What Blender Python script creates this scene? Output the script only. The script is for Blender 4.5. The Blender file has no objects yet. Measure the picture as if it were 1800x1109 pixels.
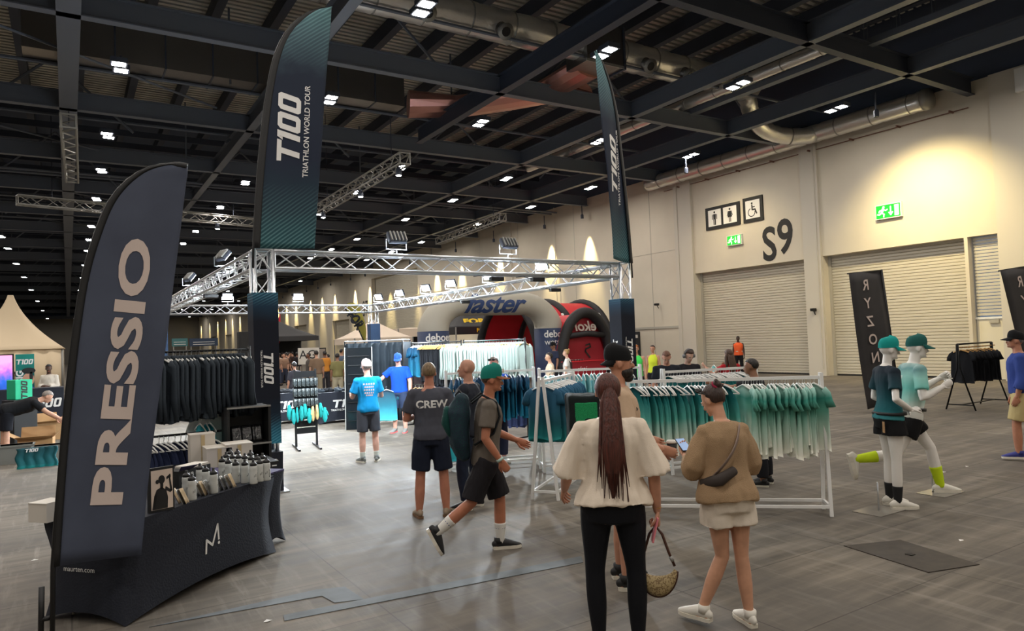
import bpy, bmesh, math, random
from math import sin, cos, pi, radians as rad
from mathutils import Vector as V, Matrix, noise
from mathutils.bvhtree import BVHTree
random.seed(7)
C = bpy.context.scene.collection
SC = bpy.context.scene
# ------------------------------------------------------------ camera
F, CX, CY, ROLL, HOR, CAMH = 1235., 900., 554.5, .036, 597., 2.0
def ray(px, py): return V((px-CX, py-CY, F))
_a, _b = ray(0, HOR+ROLL*900), ray(1800, HOR-ROLL*900)
AY = ray(120, HOR+ROLL*780).normalized()
AZ = _b.cross(_a).normalized()
if AZ.y > 0: AZ = -AZ
AX = AY.cross(AZ)
R3 = Matrix((AX, AY, AZ))                       # camera axes (right, down, forward) to hall axes
def wray(px, py): return R3 @ ray(px, py)
def G(px, py, z=0.):                            # point at height z
    d = wray(px, py); t = (z-CAMH)/d.z; return V((d.x*t, d.y*t, z))
def PY(px, py, y):                              # point on a plane across the hall
    d = wray(px, py); t = y/d.y; return V((d.x*t, y, CAMH+d.z*t))
def PX(px, py, x):                              # point on a plane along the hall
    d = wray(px, py); t = x/d.x; return V((x, d.y*t, CAMH+d.z*t))
cam = bpy.data.cameras.new('camera'); co = bpy.data.objects.new('camera', cam); C.objects.link(co)
r, d, f = R3.col[0], R3.col[1], R3.col[2]
co.matrix_world = Matrix(((r.x, -d.x, -f.x, 0), (r.y, -d.y, -f.y, 0), (r.z, -d.z, -f.z, CAMH), (0, 0, 0, 1)))
cam.sensor_width = 36; cam.lens = 36*F/1800; cam.clip_end = 400; cam.clip_start = .05
SC.camera = co
# ------------------------------------------------------------ world, exposure
w = bpy.data.worlds.new('world'); SC.world = w; w.use_nodes = True
w.node_tree.nodes['Background'].inputs[0].default_value = (.35, .45, .6, 1)
w.node_tree.nodes['Background'].inputs[1].default_value = .05
vs = SC.view_settings; vs.view_transform = 'Standard'; vs.look = 'None'; vs.gamma = 1; vs.use_curve_mapping = False
vs.exposure = 3.1
LAMP_W, FLOOD_W, WASH_W = 29., 150., 150.       # hall lamp strength, stand floodlight power, wall washer power
SC.cycles.max_bounces = 6; SC.cycles.diffuse_bounces = 4; SC.cycles.glossy_bounces = 3; SC.cycles.transmission_bounces = 4
SC.cycles.sample_clamp_indirect = 4; SC.cycles.caustics_reflective = False; SC.cycles.caustics_refractive = False
# ------------------------------------------------------------ materials
def lin(c):
    return tuple(((x/255)/12.92 if x/255 <= .04045 else ((x/255+.055)/1.055)**2.4) for x in c)
def mk(name, col, rough=.6, metal=0., col2=None, scale=8., bump=0., emit=0., stretch=(1, 1, 1), spec=.5, alpha=1., thr=(.35, .65), sheen=0., detail=4.):
    m = bpy.data.materials.new(name); m.use_nodes = True
    nt = m.node_tree; p = nt.nodes['Principled BSDF']
    c = (*lin(col), 1); p.inputs['Base Color'].default_value = c
    p.inputs['Roughness'].default_value = rough; p.inputs['Metallic'].default_value = metal
    p.inputs['Specular IOR Level'].default_value = spec
    if sheen: p.inputs['Sheen Weight'].default_value = sheen
    if emit: p.inputs['Emission Color'].default_value = c; p.inputs['Emission Strength'].default_value = emit
    if alpha < 1: p.inputs['Alpha'].default_value = alpha
    if col2 is not None or bump:
        tc = nt.nodes.new('ShaderNodeTexCoord'); mp = nt.nodes.new('ShaderNodeMapping'); nz = nt.nodes.new('ShaderNodeTexNoise')
        mp.inputs['Scale'].default_value = stretch; nz.inputs['Scale'].default_value = scale; nz.inputs['Detail'].default_value = detail
        nt.links.new(tc.outputs['Object'], mp.inputs[0]); nt.links.new(mp.outputs[0], nz.inputs[0])
        if col2 is not None:
            rp = nt.nodes.new('ShaderNodeValToRGB'); rp.color_ramp.elements[0].position = thr[0]; rp.color_ramp.elements[1].position = thr[1]
            rp.color_ramp.elements[0].color = c; rp.color_ramp.elements[1].color = (*lin(col2), 1)
            nt.links.new(nz.outputs[0], rp.inputs[0]); nt.links.new(rp.outputs[0], p.inputs['Base Color'])
        if bump:
            bp = nt.nodes.new('ShaderNodeBump'); bp.inputs['Strength'].default_value = bump; bp.inputs['Distance'].default_value = .02
            nt.links.new(nz.outputs[0], bp.inputs['Height']); nt.links.new(bp.outputs[0], p.inputs['Normal'])
    return m
def grad(name, stops, axis='Z', z0=0., z1=1., rough=.75, nz=.15, nscale=5., weave=None):
    """cloth dyed in bands along one object axis, edges broken up by noise; weave adds pale diagonal print lines"""
    m = bpy.data.materials.new(name); m.use_nodes = True; nt = m.node_tree; p = nt.nodes['Principled BSDF']; N = nt.nodes.new; L = nt.links.new
    p.inputs['Roughness'].default_value = rough; p.inputs['Specular IOR Level'].default_value = .25
    tc = N('ShaderNodeTexCoord'); sp = N('ShaderNodeSeparateXYZ'); L(tc.outputs['Object'], sp.inputs[0])
    mr = N('ShaderNodeMapRange'); mr.inputs[1].default_value = z0; mr.inputs[2].default_value = z1; L(sp.outputs[axis], mr.inputs[0])
    nn = N('ShaderNodeTexNoise'); nn.inputs['Scale'].default_value = nscale; L(tc.outputs['Object'], nn.inputs[0])
    ad = N('ShaderNodeMath'); ad.operation = 'MULTIPLY_ADD'; ad.inputs[1].default_value = nz; L(nn.outputs[0], ad.inputs[0]); L(mr.outputs[0], ad.inputs[2])
    sb = N('ShaderNodeMath'); sb.operation = 'SUBTRACT'; sb.inputs[1].default_value = nz/2; L(ad.outputs[0], sb.inputs[0])
    rp = N('ShaderNodeValToRGB'); L(sb.outputs[0], rp.inputs[0]); els = rp.color_ramp.elements
    for i, (pos, c) in enumerate(stops):
        e = els[i] if i < 2 else els.new(pos)
        e.position = pos; e.color = (*lin(c), 1)
    out = rp.outputs[0]
    if weave:
        ang, scl, wc, lo, hi = weave         # diagonal lines that fade out in the middle of the cloth
        mp = N('ShaderNodeMapping'); mp.inputs['Rotation'].default_value = (0, rad(ang), 0); L(tc.outputs['Object'], mp.inputs[0])
        wv = N('ShaderNodeTexWave'); wv.inputs['Scale'].default_value = scl; wv.bands_direction = 'X'; wv.inputs['Distortion'].default_value = 1.2; wv.inputs['Detail Scale'].default_value = .4; L(mp.outputs[0], wv.inputs[0])
        r2 = N('ShaderNodeValToRGB'); e = r2.color_ramp.elements; e[0].position = 0; e[0].color = (.5,)*3+(1,); e[1].position = lo; e[1].color = (0, 0, 0, 1)
        x = e.new(hi); x.color = (0, 0, 0, 1); x = e.new(1.); x.color = (.5,)*3+(1,); L(mr.outputs[0], r2.inputs[0])
        pw = N('ShaderNodeMath'); pw.operation = 'POWER'; pw.inputs[1].default_value = 2.; L(wv.outputs[0], pw.inputs[0])
        mu = N('ShaderNodeMath'); mu.operation = 'MULTIPLY'; L(pw.outputs[0], mu.inputs[0]); L(r2.outputs[0], mu.inputs[1])
        mx = N('ShaderNodeMix'); mx.data_type = 'RGBA'; L(mu.outputs[0], mx.inputs[0]); L(out, mx.inputs[6]); mx.inputs[7].default_value = (*lin(wc), 1); out = mx.outputs[2]
    L(out, p.inputs['Base Color'])
    return m
# ------------------------------------------------------------ mesh builder and object helpers
class B:
    def __init__(s): s.v = []; s.f = []
    def add(s, v, f):
        o = len(s.v); s.v += [tuple(x) for x in v]; s.f += [tuple(i+o for i in q) for q in f]; return s
    def box(s, x0, x1, y0, y1, z0, z1, M=None):
        v = [V((x, y, z)) for x in (x0, x1) for y in (y0, y1) for z in (z0, z1)]
        if M: v = [M @ p for p in v]
        return s.add(v, [(0, 1, 3, 2), (4, 6, 7, 5), (0, 4, 5, 1), (2, 3, 7, 6), (0, 2, 6, 4), (1, 5, 7, 3)])
    def bar(s, p0, p1, w, h, up=V((0, 0, 1))):      # rectangular bar between two points
        p0, p1 = V(p0), V(p1); d = (p1-p0).normalized(); sd = d.cross(up)
        if sd.length < 1e-4: sd = d.cross(V((1, 0, 0)))
        sd.normalize(); u = sd.cross(d)
        q = [p+sd*a*w/2+u*b*h/2 for p in (p0, p1) for a, b in ((-1, -1), (1, -1), (1, 1), (-1, 1))]
        return s.add(q, [(0, 3, 2, 1), (4, 5, 6, 7), (0, 1, 5, 4), (1, 2, 6, 5), (2, 3, 7, 6), (3, 0, 4, 7)])
    def tube(s, pts, r, n=8, side=None, flat=1., caps=True, rcap=False):
        """round or flattened tube through points; r one radius or one per point; rcap rounds both ends"""
        pts = [V(p) for p in pts]; k = len(pts); rs = list(r) if hasattr(r, '__len__') else [r]*k
        if rcap:
            P, Q = [], []
            d0 = (pts[0]-pts[1]).normalized(); d1 = (pts[-1]-pts[-2]).normalized()
            mn = lambda r_: min(r_) if hasattr(r_, '__len__') else r_*min(1, flat+.3)
            sc_ = lambda r_, k_: tuple(x*k_ for x in r_) if hasattr(r_, '__len__') else r_*k_
            for a in (85, 60, 30): P.append(pts[0]+d0*mn(rs[0])*sin(rad(a))); Q.append(sc_(rs[0], cos(rad(a))))
            P += pts; Q += rs
            for a in (30, 60, 85): P.append(pts[-1]+d1*mn(rs[-1])*sin(rad(a))); Q.append(sc_(rs[-1], cos(rad(a))))
            pts, rs, k = P, Q, len(P)
        prev = None; v = []
        for i in range(k):
            d = (pts[min(i+1, k-1)]-pts[max(i-1, 0)])
            d = d.normalized() if d.length > 1e-9 else V((0, 0, 1))
            if prev is None:
                u = V(side) if side is not None else (V((0, 0, 1)) if abs(d.z) < .9 else V((1, 0, 0)))
            else: u = prev
            u = (u-d*u.dot(d))
            u = u.normalized() if u.length > 1e-6 else d.orthogonal().normalized()
            prev = u; wv = d.cross(u)
            ri = rs[i]; ra, rb = ri if hasattr(ri, '__len__') else (ri, ri*flat)
            for j in range(n):
                t = 2*pi*j/n; v.append(pts[i]+u*cos(t)*ra+wv*sin(t)*rb)
        fs = [(i*n+j, i*n+(j+1) % n, (i+1)*n+(j+1) % n, (i+1)*n+j) for i in range(k-1) for j in range(n)]
        if caps: fs += [tuple(range(n))[::-1], tuple((k-1)*n+j for j in range(n))]
        return s.add(v, fs)
    def lathe(s, prof, n=16, c=(0, 0, 0)):           # (radius, z) pairs about a vertical axis
        c = V(c); v = [c+V((r*cos(2*pi*j/n), r*sin(2*pi*j/n), z)) for r, z in prof for j in range(n)]; k = len(prof)
        fs = [(i*n+j, i*n+(j+1) % n, (i+1)*n+(j+1) % n, (i+1)*n+j) for i in range(k-1) for j in range(n)]
        return s.add(v, fs+[tuple(range(n))[::-1], tuple((k-1)*n+j for j in range(n))])
    def ell(s, c, r, n=14, m=8, M=None):             # ellipsoid
        c = V(c); v = []
        for i in range(1, m):
            a = pi*i/m
            for j in range(n): v.append(V((r[0]*sin(a)*cos(2*pi*j/n), r[1]*sin(a)*sin(2*pi*j/n), r[2]*cos(a))))
        v += [V((0, 0, r[2])), V((0, 0, -r[2]))]
        v = [c+(M @ p if M else p) for p in v]
        fs = [(i*n+j, (i+1)*n+j, (i+1)*n+(j+1) % n, i*n+(j+1) % n) for i in range(m-2) for j in range(n)]
        t, b = (m-1)*n, (m-1)*n+1
        fs += [(t, j, (j+1) % n) for j in range(n)]+[(b, (m-2)*n+(j+1) % n, (m-2)*n+j) for j in range(n)]
        return s.add(v, fs)
    def prism(s, poly, O, U, W, th):                 # 2-D outline in the plane (O, U, W), thickness th along U x W
        O, U, W = V(O), V(U), V(W); N = U.cross(W).normalized()*th; n = len(poly)
        a = [O+U*x+W*y for x, y in poly]
        return s.add(a+[p+N for p in a], [tuple(range(n))[::-1], tuple(range(n, 2*n))]+[(i, (i+1) % n, n+(i+1) % n, n+i) for i in range(n)])
    def sheet(s, fn, nu, nv, th=0.):                 # surface fn(u, v); th gives it a back
        v = [V(fn(i/nu, j/nv)) for j in range(nv+1) for i in range(nu+1)]; k = nu+1
        fs = [(j*k+i, j*k+i+1, (j+1)*k+i+1, (j+1)*k+i) for j in range(nv) for i in range(nu)]
        if not th: return s.add(v, fs)
        nr = [V((0, 0, 0)) for _ in v]
        for q in fs:
            n_ = (v[q[1]]-v[q[0]]).cross(v[q[3]]-v[q[0]])
            for i in q: nr[i] = nr[i]+n_
        nr = [x.normalized() if x.length > 0 else V((0, 0, 1)) for x in nr]; m = len(v)
        w_ = v+[p-n_*th for p, n_ in zip(v, nr)]
        g = fs+[tuple(i+m for i in q[::-1]) for q in fs]
        rim = [i for i in range(nu)]+[j*k+nu for j in range(nv)]+[nv*k+i for i in range(nu, 0, -1)]+[j*k for j in range(nv, 0, -1)]
        g += [(rim[(i+1) % len(rim)], rim[i], rim[i]+m, rim[(i+1) % len(rim)]+m) for i in range(len(rim))]
        return s.add(w_, g)
    def mesh(s, name, mat=None, smooth=False):
        me = bpy.data.meshes.new(name); me.from_pydata(s.v, [], s.f)
        if mat: me.materials.append(mat)
        if smooth: me.polygons.foreach_set('use_smooth', [True]*len(me.polygons))
        me.update(); return me
    def ob(s, name, mat, parent=None, smooth=False, loc=None, bevel=0.):
        return put(name, s.mesh(name, mat, smooth), parent, loc, bevel)
def put(name, me, parent=None, loc=None, bevel=0.):
    o = bpy.data.objects.new(name, me); C.objects.link(o)
    if parent is not None: o.parent = parent
    if loc is not None: o.location = loc
    if bevel:
        b = o.modifiers.new('bevel', 'BEVEL'); b.width = bevel; b.segments = 2; b.limit_method = 'ANGLE'
    return o
def tag(o, label=None, cat=None, group=None, kind=None):
    if label: o['label'] = label
    if cat: o['category'] = cat
    if group: o['group'] = group
    if kind: o['kind'] = kind
    return o
def thing(name, label, cat, loc=(0, 0, 0), rz=0., group=None):
    o = bpy.data.objects.new(name, None); C.objects.link(o); o.empty_display_size = .1
    o.location = loc; o.rotation_euler = (0, 0, rz); return tag(o, label, cat, group)
KIDS = {}
def dup(root, loc, rz=None, label=None, group=None):
    def cp(o, par):
        c = o.copy(); C.objects.link(c)
        if par is not None: c.parent = par
        for ch in o.children: cp(ch, c)
        return c
    r_ = cp(root, None); r_.location = loc
    if rz is not None: r_.rotation_euler = (0, 0, rz)
    if label: r_['label'] = label
    if group: r_['group'] = group
    return r_
def struct(o): o['kind'] = 'structure'; return o
# lettering: font outlines as flat polygons, mapped by fn(x, y) on to any surface
_tc = {}
def glyphs(s, size=1., bold=0., sx=1., shear=0., space=1.):
    k = (s, bold, shear, space)
    if k not in _tc:
        cu = bpy.data.curves.new('txt', 'FONT'); cu.body = s; cu.size = 1; cu.offset = bold; cu.shear = shear; cu.space_character = space
        cu.align_x = 'CENTER'; cu.align_y = 'CENTER'; cu.resolution_u = 4
        o = bpy.data.objects.new('txt', cu); me = bpy.data.meshes.new_from_object(o)
        _tc[k] = ([(v.co.x, v.co.y) for v in me.vertices], [tuple(p.vertices) for p in me.polygons])
        bpy.data.objects.remove(o); bpy.data.curves.remove(cu); bpy.data.meshes.remove(me)
    v, f_ = _tc[k]
    xs = [p[0] for p in v]; ys = [p[1] for p in v]; mx, my = (min(xs)+max(xs))/2, (min(ys)+max(ys))/2
    return [((x-mx)*size*sx, (y-my)*size) for x, y in v], f_
def lettering(b, s, fn, size=1., fine=0, **k):
    v, f_ = glyphs(s, size, **k)
    if fine:                                       # cut the outlines into strips so that they can follow a curved surface
        bm = bmesh.new(); vv = [bm.verts.new((x, y, 0)) for x, y in v]
        for q in f_:
            try: bm.faces.new([vv[i] for i in q])
            except ValueError: pass
        bmesh.ops.triangulate(bm, faces=bm.faces[:]); lo, hi = min(p[1] for p in v), max(p[1] for p in v)
        for i in range(1, fine): bmesh.ops.bisect_plane(bm, geom=bm.verts[:]+bm.edges[:]+bm.faces[:], plane_co=(0, lo+(hi-lo)*i/fine, 0), plane_no=(0, 1, 0))
        lo, hi = min(p[0] for p in v), max(p[0] for p in v); m = max(2, int((hi-lo)/size*fine*.5))
        for i in range(1, m): bmesh.ops.bisect_plane(bm, geom=bm.verts[:]+bm.edges[:]+bm.faces[:], plane_co=(lo+(hi-lo)*i/m, 0, 0), plane_no=(1, 0, 0))
        bm.verts.index_update(); v = [(x.co.x, x.co.y) for x in bm.verts]; f_ = [tuple(x.index for x in q.verts) for q in bm.faces]; bm.free()
    return b.add([fn(x, y) for x, y in v], f_)
ORD = 'zeroth first second third fourth fifth sixth seventh eighth ninth tenth eleventh twelfth thirteenth fourteenth fifteenth sixteenth seventeenth eighteenth nineteenth twentieth'.split()
def nth(i):
    i += 1; return ORD[i] if i <= 20 else ('thirtieth' if i == 30 else 'twenty-'+ORD[i-20])
def plane(O, U, W):                                # mapping on to a flat plane, U right, W up
    O, U, W = V(O), V(U).normalized(), V(W).normalized(); return lambda x, y: O+U*x+W*y
def tour_logo(b, fn, h=1., sub=True, sx=1.):       # the slanted T100 lettering, h tall, centred
    sh = .22
    def q(pts, ring=None):
        tr = lambda p: fn(((p[0]+p[1]*sh)-1.75)*h*sx*.8, (p[1]-.5)*h)
        if ring: b.add([tr(p) for p in pts+ring], [(i, (i+1) % len(pts), len(pts)+(i+1) % len(pts), len(pts)+i) for i in range(len(pts))])
        else: b.add([tr(p) for p in pts], [tuple(range(len(pts)))])
    q([(0, .8), (.95, .8), (.95, 1), (-.06, 1)]); q([(.36, 0), (.62, 0), (.62, .8), (.36, .8)])
    q([(1.12, 0), (1.38, 0), (1.38, 1), (1.12, 1)]); q([(.98, .76), (1.12, .76), (1.12, 1), (1.08, 1)])
    for x in (1.48, 2.38):
        o = [(0, .12), (.1, 0), (.66, 0), (.78, .12), (.78, .88), (.68, 1), (.12, 1), (0, .88)]
        n = [(.25, .24), (.28, .2), (.5, .2), (.53, .24), (.53, .76), (.5, .8), (.28, .8), (.25, .76)]
        q([(x+a, c) for a, c in o], [(x+a, c) for a, c in n])
    if sub: lettering(b, 'TRIATHLON WORLD TOUR', lambda x, y: fn(x, y-h*.72), h*.27, bold=.01, sx=sx*.9)
# shared materials
M = dict(
 wall=mk('wall_paint', (214, 206, 188), .8, col2=(205, 197, 180), scale=.6, thr=(.3, .7)),
 wall2=mk('column_paint', (204, 198, 184), .7), shut=mk('shutter_steel', (200, 194, 178), .5, .15), shutf=mk('shutter_frame', (176, 172, 160), .6),
 dark=mk('dark_steel', (58, 65, 80), .6, .1), steel=mk('grey_painted_steel', (98, 105, 118), .55, .1), lsteel=mk('light_steel', (150, 150, 146), .5, .4),
 deck=mk('roof_deck', (206, 204, 194), .6, .1), void=mk('dark_ceiling', (84, 94, 114), .9),
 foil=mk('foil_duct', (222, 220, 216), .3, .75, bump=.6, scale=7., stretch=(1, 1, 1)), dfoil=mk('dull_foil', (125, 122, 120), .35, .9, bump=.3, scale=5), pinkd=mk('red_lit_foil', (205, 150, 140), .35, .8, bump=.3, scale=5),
 alu=mk('aluminium_tube', (205, 208, 212), .28, .85), white=mk('white_powder_coat', (232, 232, 230), .4), wplast=mk('white_plastic', (235, 235, 232), .35),
 black=mk('black_plastic', (18, 19, 21), .45), ink=mk('black_ink', (24, 25, 27), .6), blackm=mk('black_metal', (22, 23, 25), .4, .5),
 print_w=mk('white_print', (232, 232, 230), .6), print_t=mk('beige_print', (214, 198, 190), .7),
 navy=mk('navy_cloth', (20, 26, 40), .75, bump=.25, scale=60), card=mk('cardboard', (178, 140, 96), .8, col2=(166, 128, 86), scale=3), wbox=mk('white_card', (214, 208, 198), .7),
 wood=mk('hanger_wood', (206, 160, 96), .5), lens=mk('lit_lamp_lens', (255, 246, 236), .4, emit=LAMP_W), fl=mk('lit_flood_lens', (232, 244, 255), .3, emit=60.),
 green=mk('lit_green_sign', (10, 170, 40), .4, emit=.14), greenw=mk('lit_white_sign', (225, 255, 215), .4, emit=.16),
)
# ============================================================ setting
WX, WH = 27., 10.5
def floor_mat():
    m = bpy.data.materials.new('worn_hall_floor'); m.use_nodes = True; nt = m.node_tree; N = nt.nodes.new; L = nt.links.new; p = nt.nodes['Principled BSDF']
    tc = N('ShaderNodeTexCoord')
    def nz(sc, st, det, rot=0):
        mp = N('ShaderNodeMapping'); mp.inputs['Scale'].default_value = st; mp.inputs['Rotation'].default_value = (0, 0, rot); L(tc.outputs['Object'], mp.inputs[0])
        n = N('ShaderNodeTexNoise'); n.inputs['Scale'].default_value = sc; n.inputs['Detail'].default_value = det; n.inputs['Roughness'].default_value = .65; L(mp.outputs[0], n.inputs[0]); return n.outputs[0]
    a, b_, c_ = nz(.5, (1, 1, 1), 5), nz(2.2, (.22, 2.6, 1), 8, .1), nz(3., (3., .3, 1), 6, -.15)
    def mix(f, x, y, t='MIX'):
        mx = N('ShaderNodeMix'); mx.data_type = 'RGBA'; mx.blend_type = t
        for s_, val in ((0, f), (6, x), (7, y)):
            if hasattr(val, 'links'): L(val, mx.inputs[s_])
            else: mx.inputs[s_].default_value = val
        return mx.outputs[2]
    def rmp(x, p0, p1, c0, c1):
        r_ = N('ShaderNodeValToRGB'); r_.color_ramp.elements[0].position = p0; r_.color_ramp.elements[1].position = p1
        r_.color_ramp.elements[0].color = (*c0, 1); r_.color_ramp.elements[1].color = (*c1, 1); L(x, r_.inputs[0]); return r_.outputs[0]
    base = rmp(b_, .36, .66, lin((88, 82, 74)), lin((134, 126, 114)))
    base = mix(rmp(c_, .52, .72, (0, 0, 0), (.7,)*3), base, (*lin((150, 144, 134)), 1))
    base = mix(rmp(a, .42, .6, (0, 0, 0), (.6,)*3), base, (*lin((84, 80, 76)), 1))
    br = N('ShaderNodeTexBrick'); br.offset = 0; br.inputs['Scale'].default_value = 1.; br.inputs['Mortar Size'].default_value = .006; br.inputs['Brick Width'].default_value = 2.; br.inputs['Row Height'].default_value = 1.
    br.inputs['Color1'].default_value = (1, 1, 1, 1); br.inputs['Color2'].default_value = (.93, .93, .93, 1); br.inputs['Mortar'].default_value = (.55, .55, .55, 1); L(tc.outputs['Object'], br.inputs[0])
    base = mix(1., base, br.outputs[0], 'MULTIPLY')
    L(base, p.inputs['Base Color'])
    L(rmp(b_, .3, .7, (.6,)*3, (.8,)*3), p.inputs['Roughness']); p.inputs['Specular IOR Level'].default_value = .3
    bp = N('ShaderNodeBump'); bp.inputs['Strength'].default_value = .12; bp.inputs['Distance'].default_value = .01; L(b_, bp.inputs['Height']); L(bp.outputs[0], p.inputs['Normal'])
    return m
struct(B().box(-45, 29, -14, 265, -.2, 0).ob('floor', floor_mat()))
mark = mk('grey_floor_tape', (100, 106, 110), .7, col2=(84, 90, 94), scale=6); hatchm = mk('hatch_steel', (52, 46, 40), .6, .1, col2=(64, 56, 48), scale=10)
def flat(name, px, mat, th=.004):
    p = [G(*q) for q in px]
    if (p[1]-p[0]).cross(p[2]-p[1]).z < 0: p = p[::-1]
    return B().prism([(q.x, q.y) for q in p], (0, 0, .001), (1, 0, 0), (0, 1, 0), th).ob(name, mat)
for q in ([(500, 1092), (498, 1082), (1022, 978), (1025, 989)], [(262, 1103), (556, 1037), (606, 1032), (640, 1054), (588, 1060), (566, 1048)],):
    tag(flat('trim_1' if q[0][0] == 500 else 'trim_2', q, mark), kind='structure')
h = tag(flat('floor_hatch', [(1483, 960), (1583, 950), (1722, 993), (1632, 1007)], hatchm, .006), 'dark steel service hatch cover let into the floor near the mannequins', 'hatch')
B().box(-.03, .03, -.03, .03, .007, .012).ob('lift_handle', M['blackm'], h, loc=G(1600, 976))
# right wall with recessed doors: piers and lintels are built round the openings
DO = [(1, 18.8, 25.1, 5.02), (2, 12.42, 17.95, 5.05), (3, 11.35, 12.3, 5.05)]
far = [(58.5, 70., 8.9)]; y = 74.
while y < 245: far.append((y+3.2, y+9.2, 5.02)); y += 17.
wb = B(); ops = sorted([(a, b_, z) for _, a, b_, z in DO]+far); y0 = -14
for a, b_, z in ops:
    wb.box(WX, WX+.6, y0, a, 0, WH); wb.box(WX, WX+.6, a, b_, z, WH); y0 = b_
wb.box(WX, WX+.6, y0, 265, 0, WH)
struct(B().box(WX+.2, WX+.6, -14, 265, WH, 14.2).ob('trim_5', M['void']))
struct(wb.ob('wall_right', M['wall']))
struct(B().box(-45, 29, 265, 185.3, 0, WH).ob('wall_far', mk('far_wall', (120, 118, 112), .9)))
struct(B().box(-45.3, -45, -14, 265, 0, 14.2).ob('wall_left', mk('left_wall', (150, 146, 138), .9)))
struct(B().box(-45, 29, -14.3, -14, 0, 14.2).ob('wall_back', M['wall']))
pb = B()
for a, b_ in ((17.97, 18.78), (25.12, 26.3), (10.2, 11.3), (42.3, 43.4)): pb.box(WX-.12, WX-.002, a, b_, 0, WH)
for yy in (9.6, 9.95, 18.1, 26.05, 30.6, 31.0, 36.9): pb.tube([(WX-.14, yy, .3), (WX-.14, yy, WH)], .022, 6)
struct(pb.ob('trim_3', M['wall2']))
tb = B(); tb.box(WX-.05, WX-.002, 26.35, 33, 2.3, 2.42)
for yy in (28.2, 35, 41.5, 47): tb.box(WX-.012, WX-.001, yy, yy+.03, 0, WH)
for zz in (6.4,): tb.box(WX-.012, WX-.001, 26.4, 60, zz, zz+.02)
struct(tb.ob('trim_4', M['shutf']))
def roller(n, a, b_, z, x=WX+.45, full=True):
    t = tag(thing('door_%d' % n, None, None, (x, a, 0)), kind='structure'); L_ = b_-a; nb = int(z/.12); prof = []
    for i in range(nb): q = i*z/nb; prof += [(0, q), (.03, q+.02), (.03, q+.1)]
    s = B(); v = [(0-p, yy, q) for p, q in prof for yy in (.06, L_-.06)]
    s.add(v, [(2*i, 2*i+1, 2*i+3, 2*i+2) for i in range(len(prof)-1)])
    o = s.ob('roller_curtain', M['shut'], t); o.location = (0, 0, .03)
    for yy in (0, L_-.12): B().box(-.1, .08, yy, yy+.12, 0, z).ob('guide_rail', M['shutf'], t)
    B().box(-.03, .04, .1, L_-.1, .0, .07).ob('bottom_bar', M['ink'], t)
    return t
for n, a, b_, z in DO[:2]: roller(n, a, b_, z)
d3 = tag(thing('door_3', None, None, (WX+.3, 11.35, 0)), kind='structure')
s = B(); nb = 24
for i in range(nb): s.box(-.02, .02, .06, .9, 2.25+i*.116, 2.25+i*.116+.09)
s.ob('louvre_panel', M['shut'], d3)
B().box(-.02, .03, .05, .92, .02, 2.12).ob('door_leaf', mk('cream_door', (222, 216, 196), .5), d3)
B().box(-.06, .04, 0, .95, 2.13, 2.2).ob('door_frame', M['wplast'], d3); B().box(-.09, -.02, .2, .5, 1.98, 2.1).ob('door_closer', M['shutf'], d3)
B().box(-.05, -.02, .8, .83, .95, 1.1).ob('door_handle', M['lsteel'], d3)
for i, (a, b_, z) in enumerate(far): roller(4+i, a, b_, z)
# ceiling
cl = B(); k = 0; yy = 8.
struct(B().box(-45, 29, -14, 265, 14.2, 14.4).ob('ceiling', M['void']))
for i in range(110): cl.box(-20, WX, 5+i*.3, 5.16+i*.3, 13.86, 13.95)
cl.ob('corrugated_deck', M['deck'], bpy.data.objects['ceiling'])
def beam(b, p0, p1, w_, h_, fl=.02):                         # an I-beam, bottom flange at the given height
    p0, p1 = V(p0), V(p1); z = V((0, 0, 1))
    b.bar(p0+z*fl/2, p1+z*fl/2, w_, fl); b.bar(p0+z*(h_-fl/2), p1+z*(h_-fl/2), w_, fl); b.bar(p0+z*h_/2, p1+z*h_/2, .03, h_-2*fl)
CE = bpy.data.objects['ceiling']
for yy in (4.5, 11.9, 19.2, 26.7, 33.6, 40.2, 47.2, 53.6, 61.5, 69.5, 79, 90.5, 103, 118, 135, 155, 180, 205, 235):
    b = B(); beam(b, (-44, yy, 10.0), (WX-.01, yy, 10.0), .26, .6, .03); o = b.ob('cross_beam', M['steel'] if yy > 19 else M['dark'], CE)
for x in (-22, -10.9, .1, 5.75, 12., 17.7, 20.8, 22.9):
    b = B(); wd = .5 if x == .1 else .28
    if x == 20.8:
        b.box(x-.15, x+.15, 2, 264, 10.55, 10.6); b.box(x-.15, x-.12, 2, 264, 10.6, 10.75); b.box(x+.12, x+.15, 2, 264, 10.6, 10.75)
        for q in range(3, 40): b.tube([(x-.1, q, 10.7), (x-.1, q, 11.6)], .012, 4); b.tube([(x+.1, q, 10.7), (x+.1, q, 11.6)], .012, 4)
    else: beam(b, (x, -2, 10.0), (x, 25.5 if x == 12. else 170, 10.0), wd, .6, .03)
    b.ob('long_beam', M['dark'] if x in (12., 17.2) else M['steel'], CE)
pr = B()
for i in range(30): pr.box(-30+i*1.9, -29.72+i*1.9, 3, 264, 13.2, 13.75)
for i in range(60): pr.box(-44, WX, 34+i*2.3, 34.1+i*2.3, 12.6, 12.9)
tag(pr.ob('purlins', M['dark'], CE), kind='stuff')
pp = B()
for yy, zz in ((17.2, 10.9), (24.3, 10.6), (30.2, 10.8), (36.5, 10.1), (37.1, 10.1), (44.3, 10.4), (50.4, 10.3), (57.5, 10.5), (65, 10.4), (74.5, 10.5), (85, 10.4)): pp.tube([(-40, yy, zz), (WX-.2, yy, zz)], .055, 6)
tag(pp.ob('service_pipes', M['steel'], CE), kind='stuff')
br_ = B()
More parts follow.
